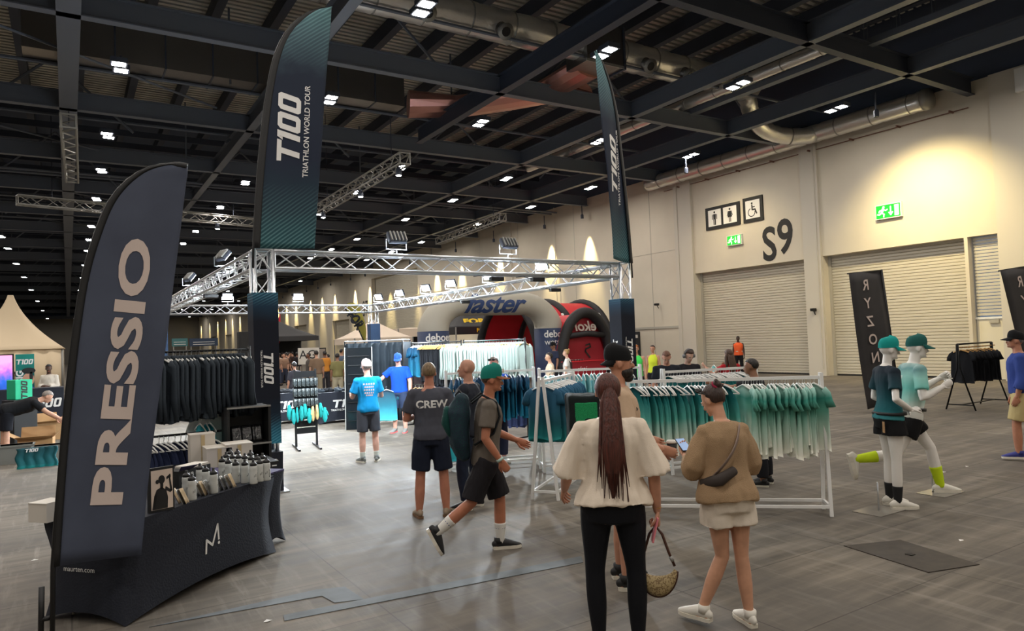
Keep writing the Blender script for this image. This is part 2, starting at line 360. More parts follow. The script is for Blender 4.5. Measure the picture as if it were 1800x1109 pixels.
for i in range(14):
    yy = 20+i*10
    for x in (-3., 5.5, 13.5, 21.):
        br_.tube([(x, yy, 10.4), (x+2.6, yy, 12.8)], .05, 5); br_.tube([(x+5.2, yy, 10.4), (x+2.6, yy, 12.8)], .05, 5); br_.tube([(x-1, yy+3.5, 10.5), (x-1, yy+3.5, 13)], .035, 5)
    br_.tube([(-2.5, yy+1, 10.5), (4.5, yy+6, 10.5)], .04, 5)
tag(br_.ob('braces', M['steel'], CE), kind='stuff')
# lamps: pairs of square downlights under the beams
def lamp_src():
    t = thing('ceiling_lamp', 'pair of lit square downlights under the dark roof beams', 'ceiling light', (0, 0, 0), 0, 'ceiling lamps in rows under the roof')
    for s_ in (-1, 1):
        o = B().box(-.21, .21, -.21, .21, .03, .16).ob('housing', M['dark'], t, loc=(s_*.04, s_*.24, 0))
        B().add([(-.16, -.14, .025), (-.16, .14, .025), (.16, .14, .025), (.16, -.14, .025)], [(0, 1, 2, 3)]).ob('lens', M['lens'], o)
    B().box(-.03, .03, -.4, .4, .16, .22).ob('bracket', M['dark'], t)
    return t
L0 = None
rows = [-7, 0, 7.6, 14.8, 21.8, 28.9, 34.6, 41.1, 50, 56, 62, 72, 84, 100, 120, 145, 175, 210, 245]
for yy in rows:
    LX = (-15.2, -9.6, -3.6, 1.3, 7.2, 12.75, 18.25, 23.5)
    for x in (-15.2, -9.6, -3.6, 1.3, 7.2, 12.75, 18.25, 23.5):
        if x < -12 and (yy < 0 or yy > 60): continue
        if x < 0 and 7 < yy < 30 and x > -5: pass
        lb = 'pair of lit square downlights, %s row from the front, %s from the pale wall' % (nth(rows.index(yy)), nth(7-LX.index(x)))
        if L0 is None: L0 = lamp_src(); L0.location = (x, yy, 9.85); L0['label'] = lb
        else: dup(L0, (x, yy, 9.85), None, lb)
# warm washers along the wall head
W0 = None
for i, yy in enumerate([6., 13.4, 22.2, 33.5, 37.5, 44, 50, 54.5, 59, 66, 70.5, 75, 82, 87, 92, 99, 104, 109, 117, 123, 129, 137, 144, 151, 160, 170, 182, 195, 210, 228]):
    if W0 is None:
        W0 = thing('wall_washer', 'small warm downlight high on the pale wall', 'wall light', (WX-3.4, yy, 9.2), 0, 'warm washers along the wall')
        B().lathe([(.09, 0), (.09, .22), (.05, .26)], 10).ob('can', M['dark'], W0); B().bar((0, 0, .2), (0, 0, .85), .04, .04).ob('arm', M['dark'], W0)
        o = W0
    else: o = dup(W0, (WX-(3.4 if yy < 30 else .5), yy, 9.2), None, 'small warm downlight high on the pale wall, %s from the right' % nth(i))
    ld = bpy.data.lights.new('washer', 'SPOT'); ld.energy = WASH_W*(1.9 if yy == 13.4 else .8 if yy == 6. else .35 if yy < 30 else 4.); ld.color = (1, .8, .4); ld.spot_size = rad(100 if yy < 30 else 38); ld.spot_blend = 1.; ld.shadow_soft_size = .05
    lo = bpy.data.objects.new('washer_light', ld); C.objects.link(lo); lo.location = (WX-(3.4 if yy < 30 else .5), yy, 9.15); lo.rotation_euler = (0, -rad(38 if yy < 30 else 7), 0)
# foil ducts
def duct(name, pts, r, label, mat=None, rings=True, n=18):
    t = thing(name, label, 'duct', pts[0]); o = V(pts[0]); L_ = [V(p)-o for p in pts]
    b = B(); P = []; Rr = []
    for a, c in zip(L_, L_[1:]):
        k = max(2, int((c-a).length/.16))
        for i in range(k): P.append(a.lerp(c, i/k)); Rr.append(r*(1+.035*random.random()-(.045 if i % 8 == 0 else 0)))
    P.append(L_[-1]); Rr.append(r)
    b.tube(P, Rr, n); b.ob('casing', mat or M['foil'], t, True)
    if rings:
        b = B()
        for i in range(6, len(P)-1, 9): d_ = (P[i+1]-P[i-1]).normalized(); b.tube([P[i]-d_*.02, P[i]+d_*.02], r*1.06, n)
        b.ob('joint_band', M['lsteel'], t, True)
    return t
def arc(p, q, c, n=8): return [(V(p)*(1-t)**2+V(c)*2*t*(1-t)+V(q)*t*t) for t in [i/n for i in range(n+1)]]
dz = 10.6
a0, a1 = G(598, 5, 11.4), G(1330, 150, 11.4); ty = (a0.y+a1.y)/2-.3
t = duct('overhead_air_duct', [(a0.x-9, ty, 11.4), (a1.x, ty, 11.4)], .48, 'big silver foil air duct with round nozzles crossing under the roof')
for px, py in ((610, 8), (738, 36), (874, 66), (1135, 120), (1218, 130)):
    p = G(px, py, 10.95); b = B(); c = V((p.x-(a0.x-9), 0, 0)); e = c+V((0, -.55, -.4)); u = (e-c).normalized()
    b.tube([c, e], .2, 14); nz_ = b.ob('nozzle', M['dfoil'], t, True)
    B().tube([e-u*.01, e+u*.12], [.22, .25], 14).ob('nozzle_ring', M['lsteel'], nz_, True); B().tube([e+u*.11, e+u*.135], .14, 12).ob('nozzle_mouth', M['black'], nz_)
b0 = G(1085, 85, 11.); t = thing('duct_damper_box', 'dark square damper box where the overhead foil duct meets the flared chute', 'duct', (b0.x, ty, 10.7))
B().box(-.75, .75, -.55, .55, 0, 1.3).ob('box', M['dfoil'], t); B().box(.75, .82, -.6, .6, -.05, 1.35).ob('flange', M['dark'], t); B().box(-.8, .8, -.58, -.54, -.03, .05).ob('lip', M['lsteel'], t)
q1, q2 = G(1000, 165, 10.6), G(850, 225, 10.3)
t = thing('flared_duct_chute', 'flat pinkish foil duct chute sloping down from the damper box', 'duct', (0, 0, 0))
P_ = [V((b0.x, ty+.4, 10.9)), V((b0.x-.3, ty+2.2, 10.7)), V((q1.x+.4, 19.4, 10.85)), V((q2.x, 21.6, 10.85)), V((q2.x-1.2, 23.2, 10.9)), V((q2.x-3., 23.8, 10.9))]
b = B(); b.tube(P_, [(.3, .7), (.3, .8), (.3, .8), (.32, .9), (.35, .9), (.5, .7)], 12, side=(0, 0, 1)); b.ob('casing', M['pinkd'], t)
t = thing('rectangular_foil_duct', 'long dull foil box duct behind the tall banner flag', 'duct', (-1., 24.0, 10.65))
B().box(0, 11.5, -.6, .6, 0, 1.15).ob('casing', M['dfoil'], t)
b = B()
for i in range(8): b.box(.9+i*1.35, .95+i*1.35, -.62, .62, -.02, 1.17)
b.ob('joint_band', M['dark'], t)
w0, w1 = PX(1172, 315, WX-.55), PX(1660, 176, WX-.55)
zt = 10.05
t = duct('wall_air_duct', [(WX-.6, 27.6, zt), (WX-.6, 13.2, zt+.1)], .36, 'long silver foil duct running along the top of the pale wall')
B().tube([(0, -14.4, .1), (0, -14.62, .1)], [.4, .38], 18).ob('end_cap', M['lsteel'], t, True)
e0 = PX(1440, 232, WX-.6)
pts = arc((WX-.65, 17.6, zt), (WX-4., 18.2, 11.2), (WX-2.6, 19.2, zt-.2), 9)+[V((WX-6, 17.4, 11.6))]
duct('duct_elbow', pts, .34, 'silver foil elbow joining the wall duct to a duct higher up', rings=True)
duct('upper_side_duct', [(20.3, 30, 10.85), (20.3, 12.5, 10.85)], .2, 'slim foil duct along the slotted steel channel')
b = B(); b.tube([(WX-.05, 27, 9.6), (WX-.05, 12, 9.6)], .02, 6)
for i in range(8): b.box(WX-.3, WX, 12.5+i*1.9, 12.54+i*1.9, 9.55, 9.62)
tag(b.ob('wall_conduit', mk('rust_rail', (120, 84, 70), .6)), 'thin reddish conduit on brackets just under the wall duct', 'conduit')
t = thing('cable_coil', 'black cable coil hung at the top of the wall right of the wall duct', 'cable', (WX-.03, 11.0, 10.15))
b = B(); b.tube([(0, .18*cos(a*pi/10), .18*sin(a*pi/10)) for a in range(21)], .025, 6); b.ob('loop', M['black'], t)
b = B(); b.tube([(0, 0, -.18), (0, .05, -.6), (0, .12, -.9)], .01, 5); b.ob('tail', M['black'], t)
t = thing('junction_box', 'cream junction box high at the right end of the wall', 'junction box', (WX-.3, 10.0, 9.6))
B().box(0, .29, -.45, .45, 0, .8).ob('box', M['wplast'], t, bevel=.02); B().lathe([(.05, -.2), (.08, -.1), (.04, 0)], 8, (.12, 0, 0)).ob('gland', M['shutf'], t)
# lattice trusses
def truss(b, p0, p1, w_=.29, rc=.025, rd=.009, step=.3, nc=8, up=None):
    p0, p1 = V(p0), V(p1); d_ = (p1-p0); L_ = d_.length; d_.normalize()
    u = V(up) if up else (V((0, 0, 1)) if abs(d_.z) < .9 else V((1, 0, 0))); u = (u-d_*u.dot(d_)).normalized(); s_ = d_.cross(u); h_ = w_/2-rc
    cs = [(-1, -1), (1, -1), (1, 1), (-1, 1)]; off = [s_*a*h_+u*c*h_ for a, c in cs]
    for o in off: b.tube([p0+o, p1+o], rc, nc)
    n = max(2, round(L_/step))
    for i in range(4):
        A, Bq = off[i], off[(i+1) % 4]
        for j in range(n):
            a = p0+d_*(L_*j/n); c = p0+d_*(L_*(j+1)/n)
            b.tube([a+(A if j % 2 else Bq), c+(Bq if j % 2 else A)], rd, 5, caps=False)
    for e in (p0, p1):
        for i in range(4): b.tube([e+off[i], e+off[(i+1) % 4]], rd*1.4, 5, caps=False)
    return b
for nm, p0, p1, lb in (('hanging_truss', G(712, 278, 9.2), G(562, 368, 9.2), 'hung lattice truss with spotlights above the middle of the stand'),
                       ('hanging_truss', G(884, 381, 9.2), G(771, 424, 9.2), 'hung lattice truss close to the pale wall, far back'),
                       ('hanging_truss', G(120, 212, 9.4), G(127, 312, 9.4), 'hung lattice truss pointing into the hall at upper left'),
                       ('hanging_truss', G(30, 351, 9.2), G(452, 392, 9.2), 'hung lattice truss running across the hall behind the grey flag'),):
    o = V((p0+p1)/2); t = thing(nm, lb, 'truss', o); b = B(); truss(b, p0-o, p1-o, .5, .04, .02, .55, 6); b.ob('lattice', M['lsteel'], t)
    for e in (.12, .88):
        q = (p0-o).lerp(p1-o, e); B().tube([q+V((0, 0, .2)), V((q.x, q.y, 14.19-o.z))], .02, 5).ob('hoist_chain', M['dark'], t)
for px, p in ((709, G(712, 278, 9.2).lerp(G(562, 368, 9.2), .06)), (648, G(712, 278, 9.2).lerp(G(562, 368, 9.2), .45)), (561, G(712, 278, 9.2).lerp(G(562, 368, 9.2), .95)), (386, G(30, 351, 9.2).lerp(G(452, 392, 9.2), .8))):
    p.z = 8.79; t = thing('truss_spotlight', 'lit spotlight clamped under %s' % {709: 'the near end of the middle hung truss', 648: 'the middle of the middle hung truss', 561: 'the far end of the middle hung truss', 386: 'the hung truss that crosses the hall'}[px], 'spotlight', p, 0, 'spotlights on the hung trusses')
    B().lathe([(.12, -.12), (.13, .0), (.08, .18)], 12).ob('can', M['dark'], t); B().lathe([(.1, -.135), (.1, -.122)], 12).ob('lens', M['lens'], t)
# wall signs
def face(o, w_, h_): return V(o)
def wallbox(b, y, z, w_, h_, x=.06): b.box(-x, 0, -w_/2, w_/2, -h_/2, h_/2)
WP = lambda x, y: V((-.066, -x, y))                # drawing plane on the wall, seen from the hall: right is -Y
def person_icon(b, cx, skirt, s=1.):
    fn = lambda x, y: WP(cx+x*s, y*s)
    b.add([fn(.06*cos(a*pi/6), .3+.06*sin(a*pi/6)) for a in range(12)], [tuple(range(12))])
    if skirt: pl = [[(-.08, .2), (.08, .2), (.15, -.12), (-.15, -.12)], [(-.07, -.12), (-.02, -.12), (-.02, -.38), (-.07, -.38)], [(.02, -.12), (.07, -.12), (.07, -.38), (.02, -.38)], [(-.12, .2), (-.08, .2), (-.15, -.05), (-.19, -.03)], [(.08, .2), (.12, .2), (.19, -.03), (.15, -.05)]]
    else: pl = [[(-.1, .2), (.1, .2), (.08, -.08), (-.08, -.08)], [(-.08, -.08), (-.01, -.08), (-.01, -.38), (-.08, -.38)], [(.01, -.08), (.08, -.08), (.08, -.38), (.01, -.38)], [(-.17, .16), (-.12, .2), (-.12, -.08), (-.17, -.08)], [(.12, .2), (.17, .16), (.17, -.08), (.12, -.08)]]
    for p in pl: b.add([fn(*q) for q in p], [tuple(range(len(p)))])
t = thing('toilet_sign', 'black framed sign with man and woman figures above the left shutter', 'sign', (WX-.01, 23.15, 7.62))
wb = B(); wb.box(-.06, 0, -1.05, 1.05, -.55, .55); wb.ob('frame', M['ink'], t)
for s_, sk in ((-.47, 0), (.47, 1)):
    o = B().box(-.064, -.05, -s_-.4, -s_+.4, -.4, .4).ob('panel', M['print_w'], t); b = B(); person_icon(b, s_, sk, .92); b.ob('figure', M['ink'], o)
t = thing('accessible_toilet_sign', 'black framed square sign with a wheelchair figure', 'sign', (WX-.01, 21.35, 7.65))
B().box(-.06, 0, -.55, .55, -.58, .58).ob('frame', M['ink'], t); o = B().box(-.064, -.05, -.4, .4, -.42, .42).ob('panel', M['print_w'], t)
b = B(); fn = lambda x, y: WP(x, y)
def stroke(b, pts, w_, fn, closed=False):
    for a, c in zip(pts, pts[1:]):
        a, c = V((*a, 0)), V((*c, 0)); d_ = (c-a).normalized(); n_ = V((-d_.y, d_.x, 0))*w_/2; a, c = a-d_*w_*.25, c+d_*w_*.25
        b.add([fn(p.x, p.y) for p in (a-n_, c-n_, c+n_, a+n_)], [(0, 1, 2, 3)])
b.add([fn(-.03+.05*cos(a*pi/6), .28+.05*sin(a*pi/6)) for a in range(12)], [tuple(range(12))])
stroke(b, [(-.03, .2), (-.02, -.02), (.14, -.02), (.22, -.22)], .07, fn); stroke(b, [(-.02, .1), (.12, .1)], .05, fn)
stroke(b, [(-.06+.19*cos(rad(a)), -.14+.19*sin(rad(a))) for a in range(110, 371, 20)], .04, fn); b.ob('figure', M['ink'], o)
def exit_sign(y, z, lb, s=1.):
    t = thing('exit_sign', lb, 'sign', (WX-.01, y, z))
    B().box(-.12, 0, -.48*s, .48*s, -.27*s, .27*s).ob('body', M['wplast'], t); B().box(-.125, -.11, -.45*s, .45*s, -.24*s, .24*s).ob('lit_panel', M['green'], t)
    fn = lambda x, y_: V((-.128, -x*s, y_*s)); b = B()
    b.add([fn(-.16+.045*cos(a*pi/5), .16+.045*sin(a*pi/5)) for a in range(10)], [tuple(range(10))])
    stroke(b, [(-.18, .1), (-.24, -.04)], .09, fn); stroke(b, [(-.24, -.04), (-.15, -.1), (-.17, -.2)], .05, fn); stroke(b, [(-.24, -.04), (-.33, -.1), (-.4, -.08)], .05, fn)
    stroke(b, [(-.17, .08), (-.08, .03), (-.02, .07)], .04, fn); stroke(b, [(-.2, .08), (-.32, .04), (-.34, -.02)], .04, fn)
    stroke(b, [(.1, .16), (.1, -.12)], .05, fn); stroke(b, [(.03, -.05), (.1, -.15), (.17, -.05)], .045, fn)
    b.add([fn(*p) for p in ((.24, -.2), (.4, -.2), (.4, .2), (.24, .2))], [(0, 1, 2, 3)]); b.ob('pictogram', M['greenw'], t)
exit_sign(22.45, 6.36, 'green lit exit sign below the toilet signs', .9); exit_sign(15.0, 6.45, 'green lit exit sign alone above the wide right-hand shutter', 1.05)
t = tag(thing('bay_number', 'big black painted S9 bay number above the left shutter', 'sign', (WX-.004, 20.15, 6.05)))
b = B(); lettering(b, 'S', lambda x, y: V((-.004, -x+.42, y-.12)), 2.15, bold=.02, sx=.8); lettering(b, '9', lambda x, y: V((-.004, -x-.42, y+.1)), 2.15, bold=.02, sx=.8); b.ob('characters', M['ink'], t)
t = thing('bay_number', 'small far-off painted S7 bay number beyond the dark gazebo', 'sign', (WX-.004, 72., 5.9)); b = B(); lettering(b, 'S7', lambda x, y: V((-.004, -x, y)), 2.4, sx=.75); b.ob('characters', M['ink'], t)
for y, z, lb in ((27.7, 3.55, 'small black wall camera on the pale wall left of the left shutter'), (18.35, 2.75, 'small dark alarm unit on the pier between the shutters')):
    t = thing('wall_unit', lb, 'camera', (WX-.13, y, z)); B().box(-.25, .0, -.08, .08, 0, .12).ob('body', M['ink'], t, bevel=.02); B().tube([(-.1, 0, 0), (0, 0, -.15)], .02, 6).ob('bracket', M['ink'], t)
    B().tube([(-.25, 0, .06), (-.3, 0, .06)], .04, 8).ob('lens', M['black'], t)
# ============================================================ people
def fuse(b, vox, amp=0., fr=9., mat=None, name='m', extra=None, sm=1, seed=0., fold=(1.25, 1.25, .5)):
    """one closed skin round overlapping solids; amp adds cloth folds"""
    me = b.mesh('tmp'); o = bpy.data.objects.new('tmp', me); C.objects.link(o)
    r_ = o.modifiers.new('r', 'REMESH'); r_.mode = 'VOXEL'; r_.voxel_size = vox
    if sm: s_ = o.modifiers.new('s', 'SMOOTH'); s_.factor = .5; s_.iterations = sm
    dg = bpy.context.evaluated_depsgraph_get(); m2 = bpy.data.meshes.new_from_object(o.evaluated_get(dg))
    bpy.data.objects.remove(o); bpy.data.meshes.remove(me)
    if amp:
        sd = V((seed, seed*1.7, -seed))
        for v, nr in zip(m2.vertices, [V(n.vector) for n in m2.vertex_normals]):
            c = V((v.co.x*fold[0], v.co.y*fold[1], v.co.z*fold[2]))
            k = noise.noise(c*fr+sd)*.65+(.5-abs(noise.noise(c*fr*.6-sd)))*.7-.25
            k += (.45-abs(noise.noise(c*fr*1.9+sd*2)))*.42+noise.noise(c*fr*3.3)*.16
            v.co += nr*amp*2.1*k
    m2.materials.clear()
    if extra is not None:
        bb = B(); bb.v = [tuple(v.co) for v in m2.vertices]; bb.f = [tuple(p.vertices) for p in m2.polygons]; bb.add(extra.v, extra.f)
        bpy.data.meshes.remove(m2); return bb.mesh(name, mat, True)
    m2.name = name
    if mat: m2.materials.append(mat)
    m2.polygons.foreach_set('use_smooth', [True]*len(m2.polygons)); return m2
TM = [(-.1, .15, .112, -.005), (0, .168, .118, -.012), (.1, .152, .108, 0), (.2, .152, .108, .006), (.32, .172, .118, .006), (.41, .184, .112, 0), (.47, .163, .092, -.01), (.51, .108, .072, -.012), (.545, .06, .058, -.008)]
TF = [(-.1, .158, .116, -.012), (0, .178, .124, -.018), (.1, .145, .1, 0), (.18, .124, .09, .006), (.3, .14, .108, .014), (.4, .152, .098, 0), (.47, .138, .082, -.01), (.51, .094, .066, -.012), (.545, .052, .052, -.008)]
SKIN = {}
def skin(c):
    if c not in SKIN: SKIN[c] = mk('skin_%d' % (len(SKIN)+1), c, .5, col2=tuple(max(0, int(x*.93)) for x in c), scale=14, sheen=.1)
    return SKIN[c]
CL = {}
def cloth(nm, c, **k):
    if nm not in CL: CL[nm] = c if not isinstance(c, tuple) else mk(nm+'_cloth', c, k.pop('rough', .85), bump=k.pop('bump', .12), scale=k.pop('scale', 140), spec=.25, **k)
    return CL[nm]
HAIR = {}
def hairm(c):
    if c not in HAIR: HAIR[c] = mk('hair_%d' % (len(HAIR)+1), c, .5, col2=tuple(int(x*.55) for x in c), scale=60, stretch=(1.5, 1.5, .12), bump=.6, thr=(.3, .7))
    return HAIR[c]
eyew = mk('eye_white', (226, 222, 216), .3); eyed = mk('eye_dark', (40, 30, 24), .3); lipm = mk('lips', (168, 100, 90), .5)
D = lambda *a: V(a).normalized()
def human(at, face, H=1.75, fem=False, build=1., skinc=(214, 168, 142), label='', group=None, name='person', vox=.014, lean=0., twist=0., head=(0, 0, 0),
          arms=None, legs=None, hands=None, top=None, bottom=None, shoes=None, socks=None, hair=None, cap=None, beard=None, feet=(6, 6), fpitch=(0, 0), seat=None, drop=0., mannequin=None, bare=False):
    """head=(pitch down, yaw left, tilt); arms/legs = {'L': (upper dir, lower dir), 'R': ...} in the body frame, x right, y front"""
    s = H/1.755; px, py = at.x, at.y; rz = rad(face)-math.atan2(px, py)
    root = thing(name, label, 'mannequin' if mannequin else 'person', (px, py, 0), rz, group)
    T = TF if fem else TM; sw = .158 if fem else .182; hw = .088
    arms = arms or {}; legs = legs or {}; hands = hands or {}
    MC = Matrix.Rotation(rad(twist), 4, 'Z') @ Matrix.Rotation(-rad(lean), 4, 'X')
    c = lambda x, y, z: (MC @ V((x*(build if abs(x) > .1 else 1), y, z)))*s
    J = {}
    for sd, sx in (('L', -1), ('R', 1)):
        ua, fa = arms.get(sd, ((sx*.16, .02, -1), (sx*.05, .22, -1)))
        J['sh'+sd] = c(sx*sw, -.01, .465); J['el'+sd] = J['sh'+sd]+D(*ua)*.29*s; J['wr'+sd] = J['el'+sd]+D(*fa)*.25*s; J['fd'+sd] = D(*fa)
        th, sh = legs.get(sd, ((sx*.06, .02, -1), (sx*.02, -.04, -1)))
        J['hp'+sd] = V((sx*hw*build, 0, -.03))*s; J['kn'+sd] = J['hp'+sd]+D(*th)*.415*s; J['an'+sd] = J['kn'+sd]+D(*sh)*.405*s
    ff = {}
    for i, sd in enumerate('LR'):
        yaw = rad(feet[i])*(1 if sd == 'L' else -1); fw = Matrix.Rotation(yaw, 3, 'Z') @ V((0, cos(rad(fpitch[i])), -sin(rad(fpitch[i]))))
        rt = Matrix.Rotation(yaw, 3, 'Z') @ V((1, 0, 0)); ff[sd] = (fw, rt.cross(fw), rt)
    low = min(min((J['an'+sd]-ff[sd][1]*.082*s+ff[sd][0]*k*s).z for k in (-.06, .16)) for sd in 'LR')
    off = V((0, 0, -low if seat is None else seat))
    for k in J:
        if k[:2] != 'fd': J[k] = J[k]+off
    c0 = c; c = lambda x, y, z: c0(x, y, z)+off
    def ring(z):
        for a, b_ in zip(T, T[1:]):
            if z <= b_[0] or b_ is T[-1]:
                t = (z-a[0])/(b_[0]-a[0]); return [a[i]+(b_[i]-a[i])*t for i in range(4)]
    sideax = (MC @ V((1, 0, 0)))
    def torso(b, z0, z1, inf=0., n=20, steps=12, flare=0.):
        P, Rr = [], []
        for i in range(steps+1):
            z = z0+(z1-z0)*i/steps; _, rx, ry, yo = ring(max(-.1, min(.545, z)))
            e = inf*(1 if z < .45 else max(0.45, 1-(z-.45)*5))+flare*max(0, (.3-z))
            P.append(c(0, yo, z)); Rr.append(((rx*build+e)*s, (ry*build+e)*s))
        b.tube(P, Rr, n, side=sideax)
    def limb(b, a, m, e, r, t0=0., t1=2., inf=0., n=12, cuff=0., rcap=False, bulge=0.):
        P, Rr = [], []; K = 12
        for i in range(K+1):
            t = t0+(t1-t0)*i/K; p = a.lerp(m, t) if t <= 1 else m.lerp(e, t-1)
            q = t/2*(len(r)-1); j = min(int(q), len(r)-2); rr = r[j]+(r[j+1]-r[j])*(q-j)
            P.append(p); Rr.append((rr*build**.7+inf+cuff*(i/K)+bulge*sin(pi*min(1, i/K*1.1)))*s)
        b.tube(P, Rr, n, rcap=rcap)
    AR = [.05, .048, .044, .042, .041, .035, .026] if not fem else [.043, .041, .037, .036, .035, .03, .023]
    LR_ = [.088, .082, .072, .062, .055, .056, .057, .048, .038] if not fem else [.09, .086, .073, .06, .052, .054, .053, .043, .034]
    b = B(); torso(b, -.1, .545)
    b.ell(c(0, 0, -.05), (.12*build*s, .1*build*s, .09*s))
    for sd in 'LR':
        b.tube([c(0, -.012, .478), c((1 if sd == 'R' else -1)*sw*.55, -.012, .47), J['sh'+sd]], [.045*s, .042*s, .038*s], 12)
        b.ell(J['sh'+sd], ((.044 if fem else .052)*s,)*3, 12, 7); limb(b, J['sh'+sd], J['el'+sd], J['wr'+sd], AR, rcap=True)
        limb(b, J['hp'+sd], J['kn'+sd], J['an'+sd], LR_, rcap=True)
        if fem is False and not mannequin: pass
        fw, up, rt = ff[sd]; a = J['an'+sd]
        b.tube([a-fw*.035*s-up*.04*s, a+fw*.05*s-up*.045*s, a+fw*.15*s-up*.06*s], [.03*s, .034*s, .022*s], 10, side=rt, rcap=True)
    # head
    nk = c(0, -.004, .53); MH = MC.to_3x3() @ Matrix.Rotation(rad(head[1]), 3, 'Z') @ Matrix.Rotation(rad(lean*.6), 3, 'X') @ Matrix.Rotation(-rad(head[0]), 3, 'X') @ Matrix.Rotation(rad(head[2]), 3, 'Y')
    hb = c(0, .012, .595)+MH @ V((0, .01, 0)); hs = s*(.97 if fem else 1.); hd = lambda x, y, z: hb+(MH @ V((x, y, z)))*hs
    b.tube([nk-(MC @ V((0, 0, .05)))*s, hd(0, -.012, .06)], [.062*s*build, .05*s] if not fem else [.052*s, .042*s], 14)
    E3 = lambda r_: tuple(x*hs for x in r_)
    b.ell(hd(0, -.008, .135), E3((.076, .095, .09)), 18, 12, MH); b.ell(hd(0, .03, .052), E3((.054, .058, .052)), 14, 9, MH); b.ell(hd(0, .042, .095), E3((.058, .05, .07)), 14, 9, MH)
    if not mannequin or True:
        b.tube([hd(0, .082, .125), hd(0, .105, .078)], [.009*hs, .015*hs], 8, rcap=True); b.ell(hd(0, .08, .024), E3((.022, .018, .016)), 8, 6, MH)
        for sx in (-1, 1): b.ell(hd(sx*.077, -.005, .1), E3((.01, .02, .032)), 8, 6, MH); b.ell(hd(sx*.03, .082, .118), E3((.02, .012, .01)), 8, 5, MH)
    # hands: palm, four unequal fingers with a bend, thumb from the side of the palm
    hx = B()
    for sd, sx in (('L', -1), ('R', 1)):
        dr, pn, curl = hands.get(sd, (None, (-sx, .1, 0), 25)); dr = D(*dr) if dr else J['fd'+sd]; pn = V(pn); pn = (pn-dr*pn.dot(dr)).normalized(); ac = dr.cross(pn)*(1 if sd == 'L' else -1)
        # ac points to the thumb side
        w0 = J['wr'+sd]; k = s*(.92 if fem else 1.)
        hx.tube([w0-dr*.015*k, w0+dr*.03*k, w0+dr*.09*k], [.027*k, .036*k, .038*k], 10, side=ac, flat=.42, rcap=True)
        for j, (o_, L_) in enumerate(((.028, .07), (.0095, .078), (-.0095, .073), (-.027, .058))):
            p = w0+dr*(.088-.004*abs(j-1))*k+ac*o_*k; P = [p-dr*.02*k]; d_ = dr; a_ = 0
            for fr in (.45, .3, .25):
                P.append(p); a_ += curl*(1 if fr == .45 else .9); d_ = dr*cos(rad(a_))+pn*sin(rad(a_)); p = p+d_*L_*fr*k
            P.append(p); hx.tube(P, [.0095*k, .0095*k, .009*k, .0083*k, .007*k], 7, rcap=True)
        p = w0+dr*.025*k+ac*.026*k; d1 = (dr*.75+ac*.6+pn*.25).normalized(); d2 = (dr*.95+ac*.1+pn*(.3+curl*.008)).normalized()
        hx.tube([p-d1*.015*k, p+d1*.035*k, p+d1*.035*k+d2*.03*k, p+d1*.035*k+d2*.055*k], [.014*k, .012*k, .0105*k, .008*k], 7, rcap=True)
        J['hand'+sd] = w0+dr*.09*k+pn*.02*k; J['ax'+sd] = ac; J['dr'+sd] = dr; J['pn'+sd] = pn
    sm_ = mannequin or skin(skinc)
    put('body', fuse(b, vox*s, mat=sm_, name='body', extra=hx, sm=2), root)
    nv = vox*1.15*s; sd0 = px*3.1+py
    if not mannequin and vox < .02:
        for sx in (-1, 1):
            e = B().ell(hd(sx*.031, .0855, .107), E3((.0125, .009, .008)), 8, 6, MH).ob('eye', eyew, root, True); B().ell(hd(sx*.031, .0935, .107), E3((.0055, .003, .0055)), 8, 5, MH).ob('iris', eyed, e, True)
        B().ell(hd(0, .0885, .05), E3((.023, .01, .0075)), 10, 5, MH).ob('lips', lipm, root, True)
        hb_ = B()
        for sx in (-1, 1): hb_.tube([hd(sx*.013, .093, .124), hd(sx*.03, .093, .128), hd(sx*.048, .083, .122)], [.004*hs, .005*hs, .003*hs], 6)
        hb_.ob('eyebrows', hairm(hair[1] if hair and hair[0] != 'bald' else (90, 66, 48)), root, True)
    # clothes: dict(mat, sleeve 0..2, inf, hem, flare, cuff, amp)
    o_top = None
    if top:
        t = dict(dict(bulge=0., sleeve=.62, inf=.016, hem=-.04, flare=.02, cuff=.022, amp=.006, sinf=.012, fr=7.), **top); q = B(); torso(q, max(-.1, t['hem']), .535, t['inf'], flare=t['flare'])
        if t['hem'] < -.1:
            rr = ring(-.1); q.tube([c(0, rr[3], -.09), c(0, rr[3], t['hem'])], [((rr[1]*build+t['inf']+t['flare']*.3)*s, (rr[2]*build+t['inf']+t['flare']*.3)*s)]*2, 20, side=sideax)
        if t['sleeve']:
            for sd in 'LR':
                si = min(t['sinf'], .013); q.tube([c(0, -.012, .48), c((1 if sd == 'R' else -1)*sw*.6, -.012, .478), J['sh'+sd]], [(.05+si)*s, (.048+si)*s, (.045+si)*s], 12); q.ell(J['sh'+sd], ((.049 if fem else .057)*s+si*s,)*3, 12, 7); limb(q, J['sh'+sd], J['el'+sd], J['wr'+sd], AR, 0, t['sleeve'], si, 12, t['cuff']+t['sinf']-si, bulge=t['bulge'])
        o_top = put(t.get('name', 'shirt'), fuse(q, nv, t['amp']*s, t['fr'], t['mat'], 'shirt', seed=sd0), root)
    if bottom:
        t = dict(dict(len=.9, inf=.016, cuff=.016, waist=.09, amp=.005, name='shorts', fr=8.), **bottom); q = B(); t['waist'] = min(t['waist'], max(-.05, (top or {}).get('hem', -.04)+.035)); torso(q, -.1, t['waist'], min(t['inf'], (top or {}).get('inf', .016)-.004) if t['len'] < 1.2 else t['inf']*.6)
        q.ell(c(0, 0, -.06), ((.14*build+t['inf'])*s, (.112*build+t['inf'])*s, .08*s))
        for sd in 'LR': limb(q, J['hp'+sd], J['kn'+sd], J['an'+sd], LR_, 0, t['len'], t['inf'], 14, t['cuff'])
